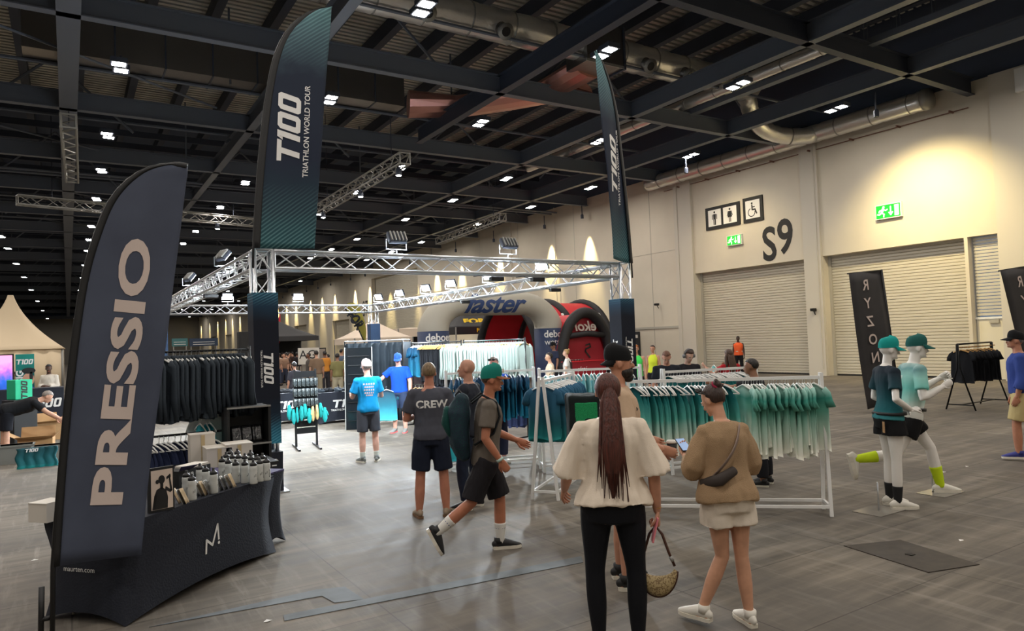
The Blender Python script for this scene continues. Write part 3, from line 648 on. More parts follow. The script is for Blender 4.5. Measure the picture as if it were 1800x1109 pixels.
        put(t['name'], fuse(q, nv, t['amp']*s, t['fr'], t['mat'], t['name'], seed=sd0+5), root)
    if socks:
        for sd in 'LR':
            q = B(); limb(q, J['hp'+sd], J['kn'+sd], J['an'+sd], LR_, 2-socks[1], 2.05, .004, 12); fw, up, rt = ff[sd]; a = J['an'+sd]
            q.ob('sock', socks[0], root, True)
            if len(socks) > 2:
                for e_ in (.84, .74): p = J['kn'+sd].lerp(J['an'+sd], 1-socks[1]*(1-e_)-.0 if False else 1-socks[1]*e_); dd = (J['an'+sd]-J['kn'+sd]).normalized(); B().tube([p, p+dd*.008], .052*s, 14).ob('sock_stripe', socks[2], root, True)
    if shoes:
        for sd in 'LR':
            fw, up, rt = ff[sd]; a = J['an'+sd]-up*.082*s; q = B(); fn = lambda y, z: a+fw*y*s+up*z*s
            q.tube([fn(-.062, .05), fn(-.03, .058), fn(.03, .058), (fn(.09, .046)), fn(.15, .034), fn(.19, .028)], [(.022*s, .03*s), (.036*s, .046*s), (.038*s, .046*s), (.043*s, .036*s), (.042*s, .026*s), (.026*s, .016*s)], 14, side=rt, rcap=True)
            if not shoes[2:] or not shoes[2]: q.tube([fn(-.012, .06), fn(-.018, .115)], [.044*s, .042*s], 12)
            sh = q.ob('shoe', shoes[0], root, True); q = B()
            ol = [(-.07, .026), (-.045, .036), (.02, .036), (.09, .047), (.15, .045), (.19, .03), (.205, .012)]; pts = [(x, y) for y, x in ol]+[(-x, y) for y, x in ol[::-1]]
            q.prism([(x*s, y*s) for x, y in pts], a+up*.002*s, rt, fw, .026*s if shoes[3:] == () else shoes[3]*s); q.ob('sole', shoes[1], sh)
            if len(shoes) > 4:
                q = B()
                for k in range(4): q.tube([fn(.02+k*.022, .1-k*.013)-rt*.02*s, fn(.025+k*.022, .104-k*.013)+rt*.02*s], .003*s, 5)
                q.ob('laces', shoes[4], sh)
    # hair
    if hair and hair[0] != 'bald':
        st, hc = hair[:2]; hm = hairm(hc); q = B(); n, m_ = 24, 16; k = 1.0 if st != 'curly' else 1.12; v = []
        for i in range(m_+1):
            a = pi*i/m_
            for j in range(n):
                t = 2*pi*j/n; x, y, z = sin(a)*cos(t), sin(a)*sin(t), cos(a)
                lo = -.12-.5*(y < 0)*min(1, -y*2) if st in ('short', 'crop') else -.45-.3*(y < 0)
                front = y > .25
                cut = .36+.25*max(0, y) if front else (lo+(.36-lo)*max(0, (y+.25)/.5) if y > -.25 else lo)
                g = 1. if z > cut else max(.6, 1-(cut-z)*2.2)
                hr = {'crop': (.079, .098, .093), 'short': (.083, .102, .1), 'tied': (.083, .102, .098), 'long': (.088, .106, .102), 'curly': (.088, .105, .108)}[st]
                if st in ('short', 'curly') and g == 1: g += .03*noise.noise(V((x, y, z))*(5 if st == 'short' else 7)+V((px, 0, 0)))*2
                v.append(hd(x*hr[0]*g, -.008+y*hr[1]*g, .135+z*hr[2]*g))
        q.add(v, [(i*n+j, i*n+(j+1) % n, (i+1)*n+(j+1) % n, (i+1)*n+j) for i in range(m_) for j in range(n)])
        ho = q.ob('hair', hm, root, True)
        if 'bun' in hair: b2 = B(); b2.ell(hd(0, -.085, .2), E3((.038, .036, .036)), 12, 8, MH); b2.tube([hd(.03*cos(a), -.09+.02*sin(a*2), .2+.03*sin(a)) for a in [x*.7 for x in range(10)]], .014*hs, 7); b2.ob('bun', hm, ho, True)
        if 'pony' in hair:
            rnd = random.Random(3)
            L_ = hair[-1]; b2 = B(); b2.tube([hd(0, -.1, .15), hd(0, -.125, .08), c(0, -.145*build-.03, .40), c(.0, -.15*build-.02, .55-L_*.6), c(0, -.14*build-.015, .55-L_)], [.02*s, .04*s, .055*s, .048*s, .008*s], 16, side=sideax, flat=.5, rcap=True)
            for i in range(34):
                x0 = rnd.uniform(-.06, .06); x1 = x0*1.5+rnd.uniform(-.02, .02); l = L_*rnd.uniform(.6, 1.02)
                b2.tube([hd(x0*.5, -.105, .13), hd(x0, -.13+abs(x0)*.4, .05), c(x0*1.3, -.165*build-.02+abs(x0)*.5, .36), c(x1, -.165*build-.025+abs(x1)*.4, .55-l)], [.006*s, .008*s, .007*s, .002*s], 5)
            b2.ob('ponytail', hm, ho, True)
        if 'drape' in hair:
            b2 = B()
            for sx in (-1, 1): b2.tube([hd(sx*.05, -.04, .16), hd(sx*.075, -.04, .06), c(sx*.09, -.05, .45), c(sx*.1, -.06, .3)], [.03*s, .034*s, .04*s, .012*s], 10)
            b2.tube([hd(0, -.07, .15), hd(0, -.09, .05), c(0, -.13, .42), c(0, -.13, .28)], [.06*s, .07*s, .07*s, .03*s], 12, side=sideax, flat=.5); b2.ob('lengths', hm, ho, True)
    if beard:
        q = B(); q.ell(hd(0, .04, .035), E3((.059, .062, .052)), 16, 10, MH); q.ell(hd(0, .06, -.005), E3((.035, .04, .035)), 12, 8, MH); q.ell(hd(0, .085, .062), E3((.034, .014, .008)), 10, 6, MH); q.ob('beard', hairm(beard), root, True)
    if cap:
        cm, style = cap[:2]; q = B(); fl = -1 if 'back' in cap else 1; n = 20; v = []
        prof = [(1., -.02), (1.03, .01), (1.0, .04), (.9, .068), (.72, .088), (.42, .1), (.05, .106)]
        for r_, z in prof:
            for j in range(n): t = 2*pi*j/n; v.append(hd(.081*r_*cos(t), -.008+.1*r_*sin(t), .150+z*(1.1 if style == 'flat' else 1.)-.012*(sin(t)*-fl)))
        q.add(v, [(i*n+j, i*n+(j+1) % n, (i+1)*n+(j+1) % n, (i+1)*n+j) for i in range(len(prof)-1) for j in range(n)]+[tuple((len(prof)-1)*n+j for j in range(n))])
        co_ = q.ob('cap', cm, root, True)
        def br(u, w_):
            t = pi*(u)*.9+pi*.05; x = .078*cos(t)*(1+.0*w_); y = fl*(.07*sin(t)+.02+w_*(.085 if fl > 0 else .055)*sin(t)**.6)
            return hd(x, y, .142+.004*fl-(w_*.012 if style == 'flat' else w_*.03)-abs(cos(t))*.012*w_)
        B().sheet(br, 14, 4, .004).ob('brim', cap[2] if len(cap) > 2 and not isinstance(cap[2], str) else cm, co_, True)
    root['_H'] = H
    return root, J, dict(c=c, hd=hd, s=s, top=o_top, MH=MH, MC=MC)
def on_cloth(o, s0, size, root, mat, back=True, cx=0., cz=0., name='print', off=.004, drawer=None, **k):
    """lettering laid on a shirt's back or front by projection along the body's depth"""
    bv = BVHTree.FromPolygons([v.co for v in o.data.vertices], [tuple(p.vertices) for p in o.data.polygons]); sg = 1 if back else -1
    def fn(x, y):
        h = bv.ray_cast(V((cx+x*sg, -2*sg, cz+y)), V((0, sg, 0)))
        return (h[0] if h[0] else V((cx+x*sg, -.12*sg, cz+y)))+V((0, -off*sg, 0))
    b = B()
    if drawer: drawer(b, fn)
    else: lettering(b, s0, fn, size, **k)
    return b.ob(name, mat, o)
# ---- the cast
at = lambda px, py: G(px, py)
hat = lambda px, py, H: V((*G(px, py, H).xy, 0))
W = cloth
wt = M['print_w']
SH_W = mk('white_shoe', (226, 222, 212), .6); SO_W = mk('white_sole', (220, 214, 200), .5); SH_B = mk('black_shoe', (28, 28, 30), .6); SH_G = mk('grey_shoe', (120, 124, 122), .7)
# 1 woman in the cream top, back to us
p = hat(1067, 655, 1.765)
root, J, K = human(p, 3, 1.765, True, 1.16, (196, 140, 112), 'woman seen from behind in an oversized cream T-shirt and black leggings with long red-brown hair', vox=.009,
    arms={'L': ((-.34, .05, -1), (-.1, .75, -.55)), 'R': ((.3, -.02, -1), (.06, .12, -1))}, hands={'R': (None, (-1, .2, 0), 62), 'L': (None, (.6, .2, -.6), 30)},
    legs={'L': ((-.06, .02, -1), (.03, -.02, -1)), 'R': ((.08, .02, -1), (-.01, -.02, -1))},
    top=dict(mat=W('cream', (232, 218, 200)), sleeve=1.02, inf=.03, sinf=.02, hem=-.01, flare=.05, cuff=.055, amp=.014, fr=5.5, name='tshirt'),
    bottom=dict(mat=W('legging', (13, 15, 22), rough=.7), len=1.93, inf=.004, cuff=0, waist=.1, amp=.001, name='leggings'), shoes=(SH_W, SO_W),
    hair=('long', (96, 44, 32), 'pony', .5), head=(-2, 3, 0))
wr = J['wrR']; hh = J['handR']
o = B().tube([(wr.x+.027*cos(a), wr.y+.027*sin(a), wr.z+.02) for a in [i*pi/8 for i in range(17)]], .003, 5).ob('bracelet', mk('gold', (212, 170, 90), .3, .9), root, True)
# handbag hanging from her right hand
def world(root, v): return Matrix.Translation(root.location) @ Matrix.Rotation(root.rotation_euler.z, 4, 'Z') @ V(v)
hp = world(root, J['handR'])
bagm = mk('patterned_canvas', (172, 152, 110), .7, col2=(126, 104, 70), scale=95, thr=(.52, .56), detail=0.); trim = mk('dark_brown_leather', (70, 40, 28), .5)
bag = thing('handbag', 'beige patterned crescent shoulder bag with dark leather strap hanging from the cream-top woman\'s hand', 'handbag', (hp.x, hp.y, hp.z-.02), root.rotation_euler.z-rad(8))
def crescent(b, th):
    n = 24; v = []
    for i in range(n+1):
        a = pi*(1.04+.92*i/n); u = i/n; wd = sin(pi*u)**.6; R = .125; cx, cz = R*1.02*cos(a), -.26+R*1.5*sin(a); ix, iz = R*.85*cos(a), -.26+R*.45*sin(a)
        for j in range(12):
            t = 2*pi*j/12; k = (1+cos(t))/2; x = ix+(cx-ix)*k; z = iz+(cz-iz)*k; v.append(V((x, sin(t)*th*wd*.9, z)))
    b.add(v, [(i*12+j, i*12+(j+1) % 12, (i+1)*12+(j+1) % 12, (i+1)*12+j) for i in range(n) for j in range(12)]+[tuple(range(12))[::-1], tuple(n*12+j for j in range(12))])
b = B(); crescent(b, .04); b.ob('body', bagm, bag, True)
B().tube([(.13*1.0*cos(a), 0, -.26+.19*sin(a)) for a in [pi*(1.04+.92*i/20) for i in range(21)]], .006, 6).ob('piping', trim, bag, True)
B().tube([(-.11, 0, -.25), (-.075, 0, -.16), (-.04, 0, -.05), (0, 0, .0), (.04, 0, -.05), (.075, 0, -.16), (.11, 0, -.25)], .009, 8, side=(0, 1, 0)).ob('strap', trim, bag, True)
for sx in (-1, 1): B().tube([(sx*.085, 0, -.19), (sx*.1, 0, -.22)], .012, 8).ob('buckle', M['lsteel'], bag, True)
ph = thing('phone', 'pink-cased phone held against the handbag strap', 'phone', hp+V((-.03, -.03, -.02)), root.rotation_euler.z)
B().box(-.006, .006, -.035, .035, -.09, .07).ob('case', mk('pink_case', (226, 130, 140), .4), ph, bevel=.004); ph.rotation_euler.y = rad(14)
# 2 woman in the beige jumper with phone
p = G(1288, 1098)
root, J, K = human(p, 28, 1.66, True, .98, (204, 152, 122), 'woman in a loose beige jumper and white shorts looking down at her phone', vox=.009, head=(26, 24, 0), lean=3,
    arms={'L': ((-.3, .12, -1), (.22, .95, .28)), 'R': ((.26, .1, -1), (-.5, .8, -.05))}, hands={'L': ((.2, .9, .45), (.3, -.2, 1), 28), 'R': ((-.55, .8, .1), (-.2, 0, 1), 40)},
    legs={'L': ((.1, .06, -1), (-.42, .1, -1)), 'R': ((.02, 0, -1), (.04, -.1, -1))}, feet=(30, 0),
    top=dict(mat=W('beige_knit', (170, 142, 110), bump=.5, scale=220), sleeve=1.78, inf=.045, sinf=.02, hem=-.03, flare=.05, cuff=-.012, bulge=.035, amp=.013, fr=5.5, name='jumper'),
    bottom=dict(mat=W('white_short', (226, 214, 198)), len=.42, inf=.022, cuff=.03, amp=.008, name='shorts'), shoes=(SH_W, SO_W),
    hair=('tied', (64, 42, 34), 'bun'))
c, hd, s = K['c'], K['hd'], K['s']
B().tube([hd(.035*cos(a), -.082+.006*sin(a), .195+.03*sin(a)) for a in [i*pi/6 for i in range(13)]], .011, 8).ob('scrunchie', mk('crimson_scrunchie', (150, 20, 60), .8), root, True)
g = B()
for sx in (-1, 1): g.ell(hd(sx*.035, .075, .222), (.03, .012, .02), 10, 6, K['MH'])
g.tube([hd(-.06, .07, .222), hd(0, .085, .225), hd(.06, .07, .222)], .004, 5); g.tube([hd(.065, .07, .22), hd(.085, 0, .17), hd(.084, -.03, .14)], .003, 5); g.tube([hd(-.065, .07, .22), hd(-.085, 0, .17), hd(-.084, -.03, .14)], .003, 5)
g.ob('sunglasses', M['black'], root, True)
sb = B(); pts = []
for i in range(15):
    t = i/14; a = t*pi
    pts.append(c(.1-.30*t, -.155*sin(a*.9+.35)-.02, .50-.42*t))
sb.tube(pts, .022, 6, side=(0, 0, 1), flat=.25); sb.ob('bag_strap', mk('taupe_strap', (136, 118, 108), .7), root, True)
B().tube([c(-.2, -.03, .1), c(-.13, -.165, .14), c(-.02, -.175, .2)], [(.035, .02), (.04, .024), (.03, .016)], 10, side=(0, 0, 1), rcap=True).ob('belt_bag', mk('dark_belt_bag', (56, 48, 44), .7), root, True)
hl = world(root, J['handL']); ph = thing('phone', 'dark phone with lit screen in the beige-jumper woman\'s hand', 'phone', hl+V((0, 0, .012)), root.rotation_euler.z)
B().box(-.036, .036, -.075, .075, 0, .009).ob('case', M['black'], ph, bevel=.003); B().box(-.033, .033, -.07, .07, .0092, .0098).ob('screen', mk('lit_phone_screen', (120, 140, 170), .3, emit=.12), ph); ph.rotation_euler.x = rad(28)
# 3 man with backpack striding right
p = (G(925, 978)+G(800, 965))/2+V((.0, 0, 0))
root, J, K = human(p, -86, 1.765, False, .97, (186, 118, 88), 'man in a grey T-shirt, black shorts and teal snapback striding past with a big backpack', vox=.009, lean=4, head=(4, 0, 0),
    arms={'R': ((.2, -.16, -1), (.0, .55, -.85)), 'L': ((-.25, .25, -1), (.1, .9, -.4))}, hands={'R': (None, (-1, 0, .1), 40)},
    legs={'R': ((.04, -.42, -1), (.0, -.95, -.75)), 'L': ((-.02, .3, -1), (0, -.02, -1))}, fpitch=(0, 62),
    top=dict(mat=W('taupe', (106, 98, 90)), sleeve=.66, inf=.018, hem=-.08, amp=.008, cuff=.02, name='tshirt'),
    bottom=dict(mat=W('black_short', (34, 32, 36)), len=.95, inf=.022, cuff=.03, amp=.009), shoes=(SH_B, SO_W, False, .03, SO_W), socks=(mk('white_sock', (222, 220, 214), .9), .42, mk('blue_stripe', (50, 60, 130), .8)),
    hair=('crop', (96, 70, 52)), cap=(W('teal_cap', (24, 124, 112)), 'flat', W('rust_brim', (146, 92, 66))))
c, hd, s = K['c'], K['hd'], K['s']
B().box(-.03, .03, 0, .006, -.015, .02).ob('cap_badge', mk('tan_badge', (206, 164, 104), .6), root, loc=hd(0, .1, .2))
w_ = J['wrR']; dr = J['drR']; B().tube([w_-dr*.03, w_-dr*.005], .034, 14).ob('wristband', mk('mint_band', (190, 214, 206), .5), root, True)
def tshirt_badge(b, fn): b.add([fn(.075*cos(a*pi/8), .05*sin(a*pi/8)+(.015 if a in (3, 4, 5) else 0)) for a in range(16)], [tuple(range(16))])
zc = (K['c'](0, 0, .3)).z; on_cloth(K['top'], '', 1, root, mk('maroon_print', (150, 78, 70), .8), back=False, cz=zc, drawer=tshirt_badge)
b = B()
def shell(u, v_):
    a = u*2*pi; return V((.0, 0, 0))
bk = B(); bk.tube([V((0, -.22, .0)), V((0, -.24, .1)), V((0, -.25, .25)), V((0, -.25, .4)), V((0, -.22, .5))], [(.13, .07), (.16, .1), (.165, .11), (.16, .12), (.12, .07)], 18, side=(1, 0, 0), rcap=True)
mb = thing('backpack', 'large dark green and navy backpack on the striding man\'s back', 'backpack', world(root, K['c'](0, 0, .02)), root.rotation_euler.z)
put('main_bag', fuse(bk, .012, .012, 6, W('pack', (34, 46, 60), col2=(24, 70, 66), thr=(.5, .65)), 'm', sm=8), mb)
B().tube([(0, -.33, .2), (0, -.37, .3), (0, -.36, .42)], [(.09, .04), (.11, .05), (.08, .035)], 14, side=(1, 0, 0), rcap=True).ob('front_pocket', W('pack_pocket', (20, 66, 62)), mb, True)
for sx in (-1, 1):
    B().tube([(sx*.1, -.13, .48), (sx*.12, -.03, .555), (sx*.135, .1, .48), (sx*.15, .125, .35), (sx*.18, .06, .2), (sx*.16, -.12, .1)], .03, 8, side=(1, 0, 0), flat=.35).ob('shoulder_strap', W('strap_black', (22, 26, 30)), mb, True)
B().tube([(0, -.2, .54), (0, -.24, .6), (0, -.28, .55)], .01, 6).ob('grab_loop', M['black'], mb, True)
# 4 CREW man
p = G(762, 908)
root, J, K = human(p, 2, 1.77, False, 1.04, (196, 130, 104), 'man seen from behind in a dark grey T-shirt lettered CREW, arms folded', vox=.010, head=(0, -4, 0),
    arms={'L': ((-.3, .1, -1), (.55, .9, .1)), 'R': ((.3, .1, -1), (-.55, .9, .15))}, hands={'L': ((.9, .4, .1), (0, -1, 0), 30), 'R': ((-.9, .4, 0), (0, -1, 0), 30)},
    legs={'L': ((-.1, .02, -1), (-.06, -.03, -1)), 'R': ((.1, .02, -1), (.04, -.03, -1))}, feet=(14, 14),
    top=dict(mat=W('crew_grey', (76, 78, 88)), sleeve=.72, inf=.018, hem=-.04, flare=.02, amp=.009, name='tshirt'),
    bottom=dict(mat=W('navy_short', (27, 33, 50)), len=.88, inf=.02, cuff=.03, amp=.006), shoes=(mk('suede_clog', (150, 132, 112), .9), mk('cork_sole', (120, 90, 64), .8), True), hair=('short', (150, 124, 92)))
on_cloth(K['top'], 'CREW', .115, root, wt, cz=K['c'](0, 0, .36).z, cx=.02, bold=.03, sx=1.1)
# 5 bald man in the dark sweatshirt facing left
p = G(828, 893)
human(p, 70, 1.79, False, 1.08, (198, 146, 122), 'bald man in a dark sweatshirt and jeans standing side-on behind the backpack', vox=.011, head=(-2, 14, 0), lean=-2,
    arms={'L': ((-.2, .2, -1), (.1, .55, -.7)), 'R': ((.2, .15, -1), (-.2, .6, -.6))},
    top=dict(mat=W('dark_sweat', (40, 44, 54)), sleeve=1.85, inf=.028, sinf=.016, hem=-.06, amp=.008, cuff=0, name='sweatshirt'), bottom=dict(mat=W('jean', (32, 40, 58)), len=1.92, inf=.012, cuff=.006, amp=.007, name='jeans'),
    shoes=(SH_B, SO_W, False), hair=('bald', (150, 130, 110)), legs={'L': ((-.05, .12, -1), (0, -.1, -1)), 'R': ((.06, -.05, -1), (0, -.06, -1))})
# 6 bright blue T-shirt man
p = G(650, 812)
root, J, K = human(p, 12, 1.74, False, .98, (222, 172, 152), 'man seen from behind in a bright blue printed T-shirt, dark grey shorts and pale cap', vox=.012, head=(6, 10, 0),
    arms={'L': ((-.3, .2, -1), (.1, .9, .3)), 'R': ((.25, .2, -1), (-.2, .9, .1))}, feet=(20, 20),
    top=dict(mat=W('cyan_tee', (20, 146, 208)), sleeve=.72, inf=.018, hem=-.06, amp=.007, name='tshirt'), bottom=dict(mat=W('grey_short', (70, 72, 80)), len=.9, inf=.02, cuff=.02),
    shoes=(SH_G, SO_W), socks=(mk('pale_sock', (210, 214, 206), .9), .25), hair=('crop', (170, 160, 150)), cap=(W('pale_cap', (222, 200, 196)), 'curve'))
def badge(b, fn):
    lettering(b, 'WORLD', lambda x, y: fn(x, y+.1), .05, bold=.03, sx=1.1); lettering(b, '70.3', fn, .1, bold=.03); lettering(b, 'LONDON', lambda x, y: fn(x, y-.09), .04, bold=.02)
def badge0(b, fn):
    for dy, wd in ((.1, .1), (.05, .08), (.0, .09), (-.05, .08), (-.09, .06)):
        for k in range(5):
            x = -wd+k*wd*.42; b.add([fn(x, dy), fn(x+wd*.3, dy+.004), fn(x+wd*.26, dy+.032), fn(x+wd*.04, dy+.028)], [(0, 1, 2, 3)])
on_cloth(K['top'], '', 1, root, mk('pale_shirt_print', (214, 190, 180), .7), cz=K['c'](0, 0, .3).z, drawer=badge0)
# 7 royal blue polo man
p = G(704, 760)
root, J, K = human(p, 160, 1.78, False, 1.02, (220, 166, 146), 'man in a royal blue polo and blue cap reaching towards a hung shirt', vox=.013, head=(16, 10, 0),
    arms={'R': ((.7, .3, -.7), (.9, .25, .0)), 'L': ((-.25, 0, -1), (0, .15, -1))}, top=dict(mat=W('polo', (18, 74, 200)), sleeve=.68, inf=.016, hem=-.05, amp=.006, name='polo_shirt'),
    bottom=dict(mat=W('navy_short2', (44, 56, 82)), len=.88, inf=.02, cuff=.02), shoes=(SH_G, mk('coral_sole', (230, 110, 110), .6)), hair=('crop', (150, 120, 90)), cap=(W('blue_cap', (40, 84, 170)), 'curve'))
hp = world(root, J['handL']); bg = thing('carrier_bag', 'white carrier bag with dark printed lower half held by the polo-shirt man', 'bag', (hp.x, hp.y, hp.z-.42), root.rotation_euler.z)
B().add([(-.13, -.05, 0), (.13, -.05, 0), (.13, .05, 0), (-.13, .05, 0), (-.14, -.02, .36), (.14, -.02, .36), (.14, .02, .36), (-.14, .02, .36)], [(3, 2, 1, 0), (0, 1, 5, 4), (1, 2, 6, 5), (2, 3, 7, 6), (3, 0, 4, 7), (4, 5, 6, 7)]).ob('bag_body', M['white'], bg)
B().box(-.135, .135, -.053, .053, .01, .13).ob('dark_panel', M['ink'], bg); B().tube([(-.06, 0, .35), (-.03, 0, .43), (.03, 0, .43), (.06, 0, .35)], .006, 5).ob('handle', M['white'], bg, True)
# 8 bearded man with reversed cap
p = hat(1083, 612, 1.9)
root, J, K = human(p, -80, 1.91, False, 1.08, (196, 140, 112), 'bearded man in a black backwards cap and beige T-shirt looking right', vox=.010, head=(-2, -4, 0),
    arms={'R': ((.2, .1, -1), (-.05, .9, -.35)), 'L': ((-.2, .1, -1), (.1, .85, -.3))}, top=dict(mat=W('beige_tee', (196, 170, 144)), sleeve=.75, inf=.018, hem=-.06, amp=.007, name='tshirt'),
    bottom=dict(mat=W('dark_short', (40, 40, 44)), len=.9, inf=.02, cuff=.02), shoes=(SH_B, SO_W), hair=('crop', (30, 22, 18)), beard=(26, 18, 14), cap=(W('black_cap', (18, 19, 21)), 'curve', 'back'))
hp = world(root, J['handR']); cp = thing('coffee_cup', 'dark takeaway cup with pale lid held by the bearded man', 'cup', hp+V((.02, .02, -.03)))
B().lathe([(.03, 0), (.042, .1)], 16).ob('cup', M['ink'], cp, True); B().lathe([(.045, .1), (.045, .11), (.036, .12)], 16).ob('lid', M['wbox'], cp, True)
mb = thing('backpack', 'green and black backpack behind the cream-top woman, worn by the bearded man', 'backpack', world(root, K['c'](0, 0, .05)), root.rotation_euler.z)
bk = B(); bk.box(-.19, .19, -.42, -.16, -.04, .47); put('main_bag', fuse(bk, .016, .012, 6, W('pack2', (24, 30, 32), col2=(22, 34, 34)), 'm'), mb)
B().box(-.2, -.17, -.40, -.2, .0, .4).ob('green_side', W('pack2_green', (40, 160, 100), col2=(26, 120, 74)), mb, bevel=.01); B().box(.17, .2, -.38, -.2, .16, .42).ob('green_side', W('pack2_green', 0), mb, bevel=.01)
for z in (.1, .22): B().box(.196, .215, -.4, -.18, z, z+.02).ob('side_strap', M['ink'], mb)
B().tube([(.12, -.15, .45), (.135, .02, .5), (.15, .12, .35), (.15, 0, .1)], .025, 8, side=(1, 0, 0), flat=.35).ob('shoulder_strap', M['ink'], mb, True)
# 9 right edge man in blue shirt
p = G(1803, 808)
human(p, 92, 1.83, False, 1.05, (190, 130, 100), 'man in a dark cap, blue long-sleeved shirt and khaki shorts at the right edge', vox=.012, head=(-4, 6, 0), lean=2,
    arms={'L': ((-.12, -.05, -1), (.0, .3, -1)), 'R': ((.15, .05, -1), (0, .3, -1))}, legs={'L': ((-.03, .2, -1), (0, -.02, -1)), 'R': ((.03, -.15, -1), (0, -.4, -1))}, fpitch=(0, 20),
    top=dict(mat=W('royal_shirt', (52, 72, 142)), sleeve=1.55, inf=.026, sinf=.018, hem=-.02, amp=.008, name='shirt'), bottom=dict(mat=W('khaki', (194, 176, 126)), len=.9, inf=.025, cuff=.03),
    shoes=(mk('blue_trainer', (46, 52, 130), .6), SO_W), hair=('crop', (150, 145, 140)), cap=(W('black_cap', 0), 'curve'))
p = G(1800, 822)
human(p+V((1.2, -.2, 0)), 90, 1.74, False, 1., (196, 140, 112), 'person in a red top and tan shoes half hidden behind the blue-shirt man', vox=.018,
    top=dict(mat=W('dusty_red', (130, 60, 66)), sleeve=.6), bottom=dict(mat=W('khaki', 0)), shoes=(mk('tan_shoe', (180, 130, 90), .7), SO_W), hair=('short', (90, 60, 40)))
# 10 hi-vis steward by the left shutter
p = G(1300, 655); p *= 25.9/p.x
root, J, K = human(p, 175, 1.80, False, 1., (70, 48, 38), 'steward in an orange high-visibility vest standing before the left shutter', vox=.02,
    top=dict(mat=W('hivis', (244, 104, 56)), sleeve=.0, inf=.03, hem=-.05, name='vest'), bottom=dict(mat=W('black_trouser', (24, 24, 28)), len=1.93, name='trousers', inf=.015), shoes=(SH_B, SH_B), hair=('crop', (20, 16, 14)))
for z in (.12, .3): B().tube([K['c'](0, 0, z), K['c'](0, 0, z+.035)], [((.19, .145))]*2, 18, side=(1, 0, 0)).ob('reflective_band', mk('reflector', (230, 226, 200), .4), root, True)
# mid-distance people (placed by head height)
MID = [
 (1117, 604, 1.76, 175, 0, (206, 150, 120), 'man in a lime green running vest with sunglasses on his head', (80, 226, 100), 0, (26, 26, 30), 'short', (90, 60, 40), 1.0, {}),
 (1147, 606, 1.7, 165, 1, (196, 140, 112), 'woman in a neon yellow vest top standing beside the lime green vest man', (214, 226, 60), 0, (24, 24, 30), 'tied', (60, 40, 30), 1., {}),
 (1170, 613, 1.74, 185, 0, (206, 150, 124), 'man in a black T-shirt with cropped hair looking down at the white rack', (32, 36, 44), .65, (30, 30, 36), 'crop', (130, 84, 60), 1., dict(head=(38, 0, 0))),
 (1207, 612, 1.73, 200, 0, (222, 180, 160), 'curly-haired person in a dark T-shirt wearing grey headphones', (34, 32, 38), .65, (40, 40, 46), 'curly', (74, 50, 38), 1., dict(head=(28, 10, 0))),
 (1281, 613, 1.68, 30, 1, (206, 156, 130), 'long-haired woman in a red top holding up a mint singlet', (170, 30, 40), .4, (30, 30, 36), 'long', (92, 62, 44), 1., dict(arms={'L': ((-.2, .7, -.4), (-.3, .8, .6)), 'R': ((.3, .6, -.4), (-.3, .8, .6))})),
 (1334, 628, 1.655, 75, 0, (150, 104, 78), 'man in black with shaved hair stretching an arm over the rack', (28, 28, 32), .7, (30, 30, 36), 'crop', (40, 34, 30), 1.02, dict(arms={'L': ((-.1, .9, -.15), (.05, 1, .25)), 'R': ((.1, .7, -.7), (0, .9, .1))}, lean=8)),
 (868, 626, 1.74, 200, 0, (222, 160, 150), 'man in a royal blue polo with sunglasses pushed up on grey hair', (30, 80, 196), .65, (40, 40, 60), 'crop', (120, 110, 104), 1., dict(head=(10, -40, 0))),
 (996, 613, 1.68, 78, 1, (222, 176, 150), 'woman with a curly blonde bun in a white top with black straps', (228, 226, 220), .6, (40, 40, 50), 'tied', (196, 152, 92), 1., dict(bun=1)),
 (966, 619, 1.66, 100, 1, (204, 156, 126), 'dark-haired woman in a beige T-shirt left of the blonde bun', (206, 184, 158), .7, (40, 40, 50), 'tied', (36, 28, 26), 1., {}),
 (973, 602, 1.84, 120, 0, (150, 104, 80), 'man in a dark cap and navy top behind the dark-haired woman', (44, 50, 72), .7, (30, 30, 36), 'crop', (40, 34, 30), 1., dict(cap=1)),
 (726, 648, 1.62, 150, 1, (180, 120, 94), 'dark-haired woman just behind the royal blue polo man', (60, 50, 52), .6, (30, 30, 36), 'long', (50, 34, 28), 1., {}),
]
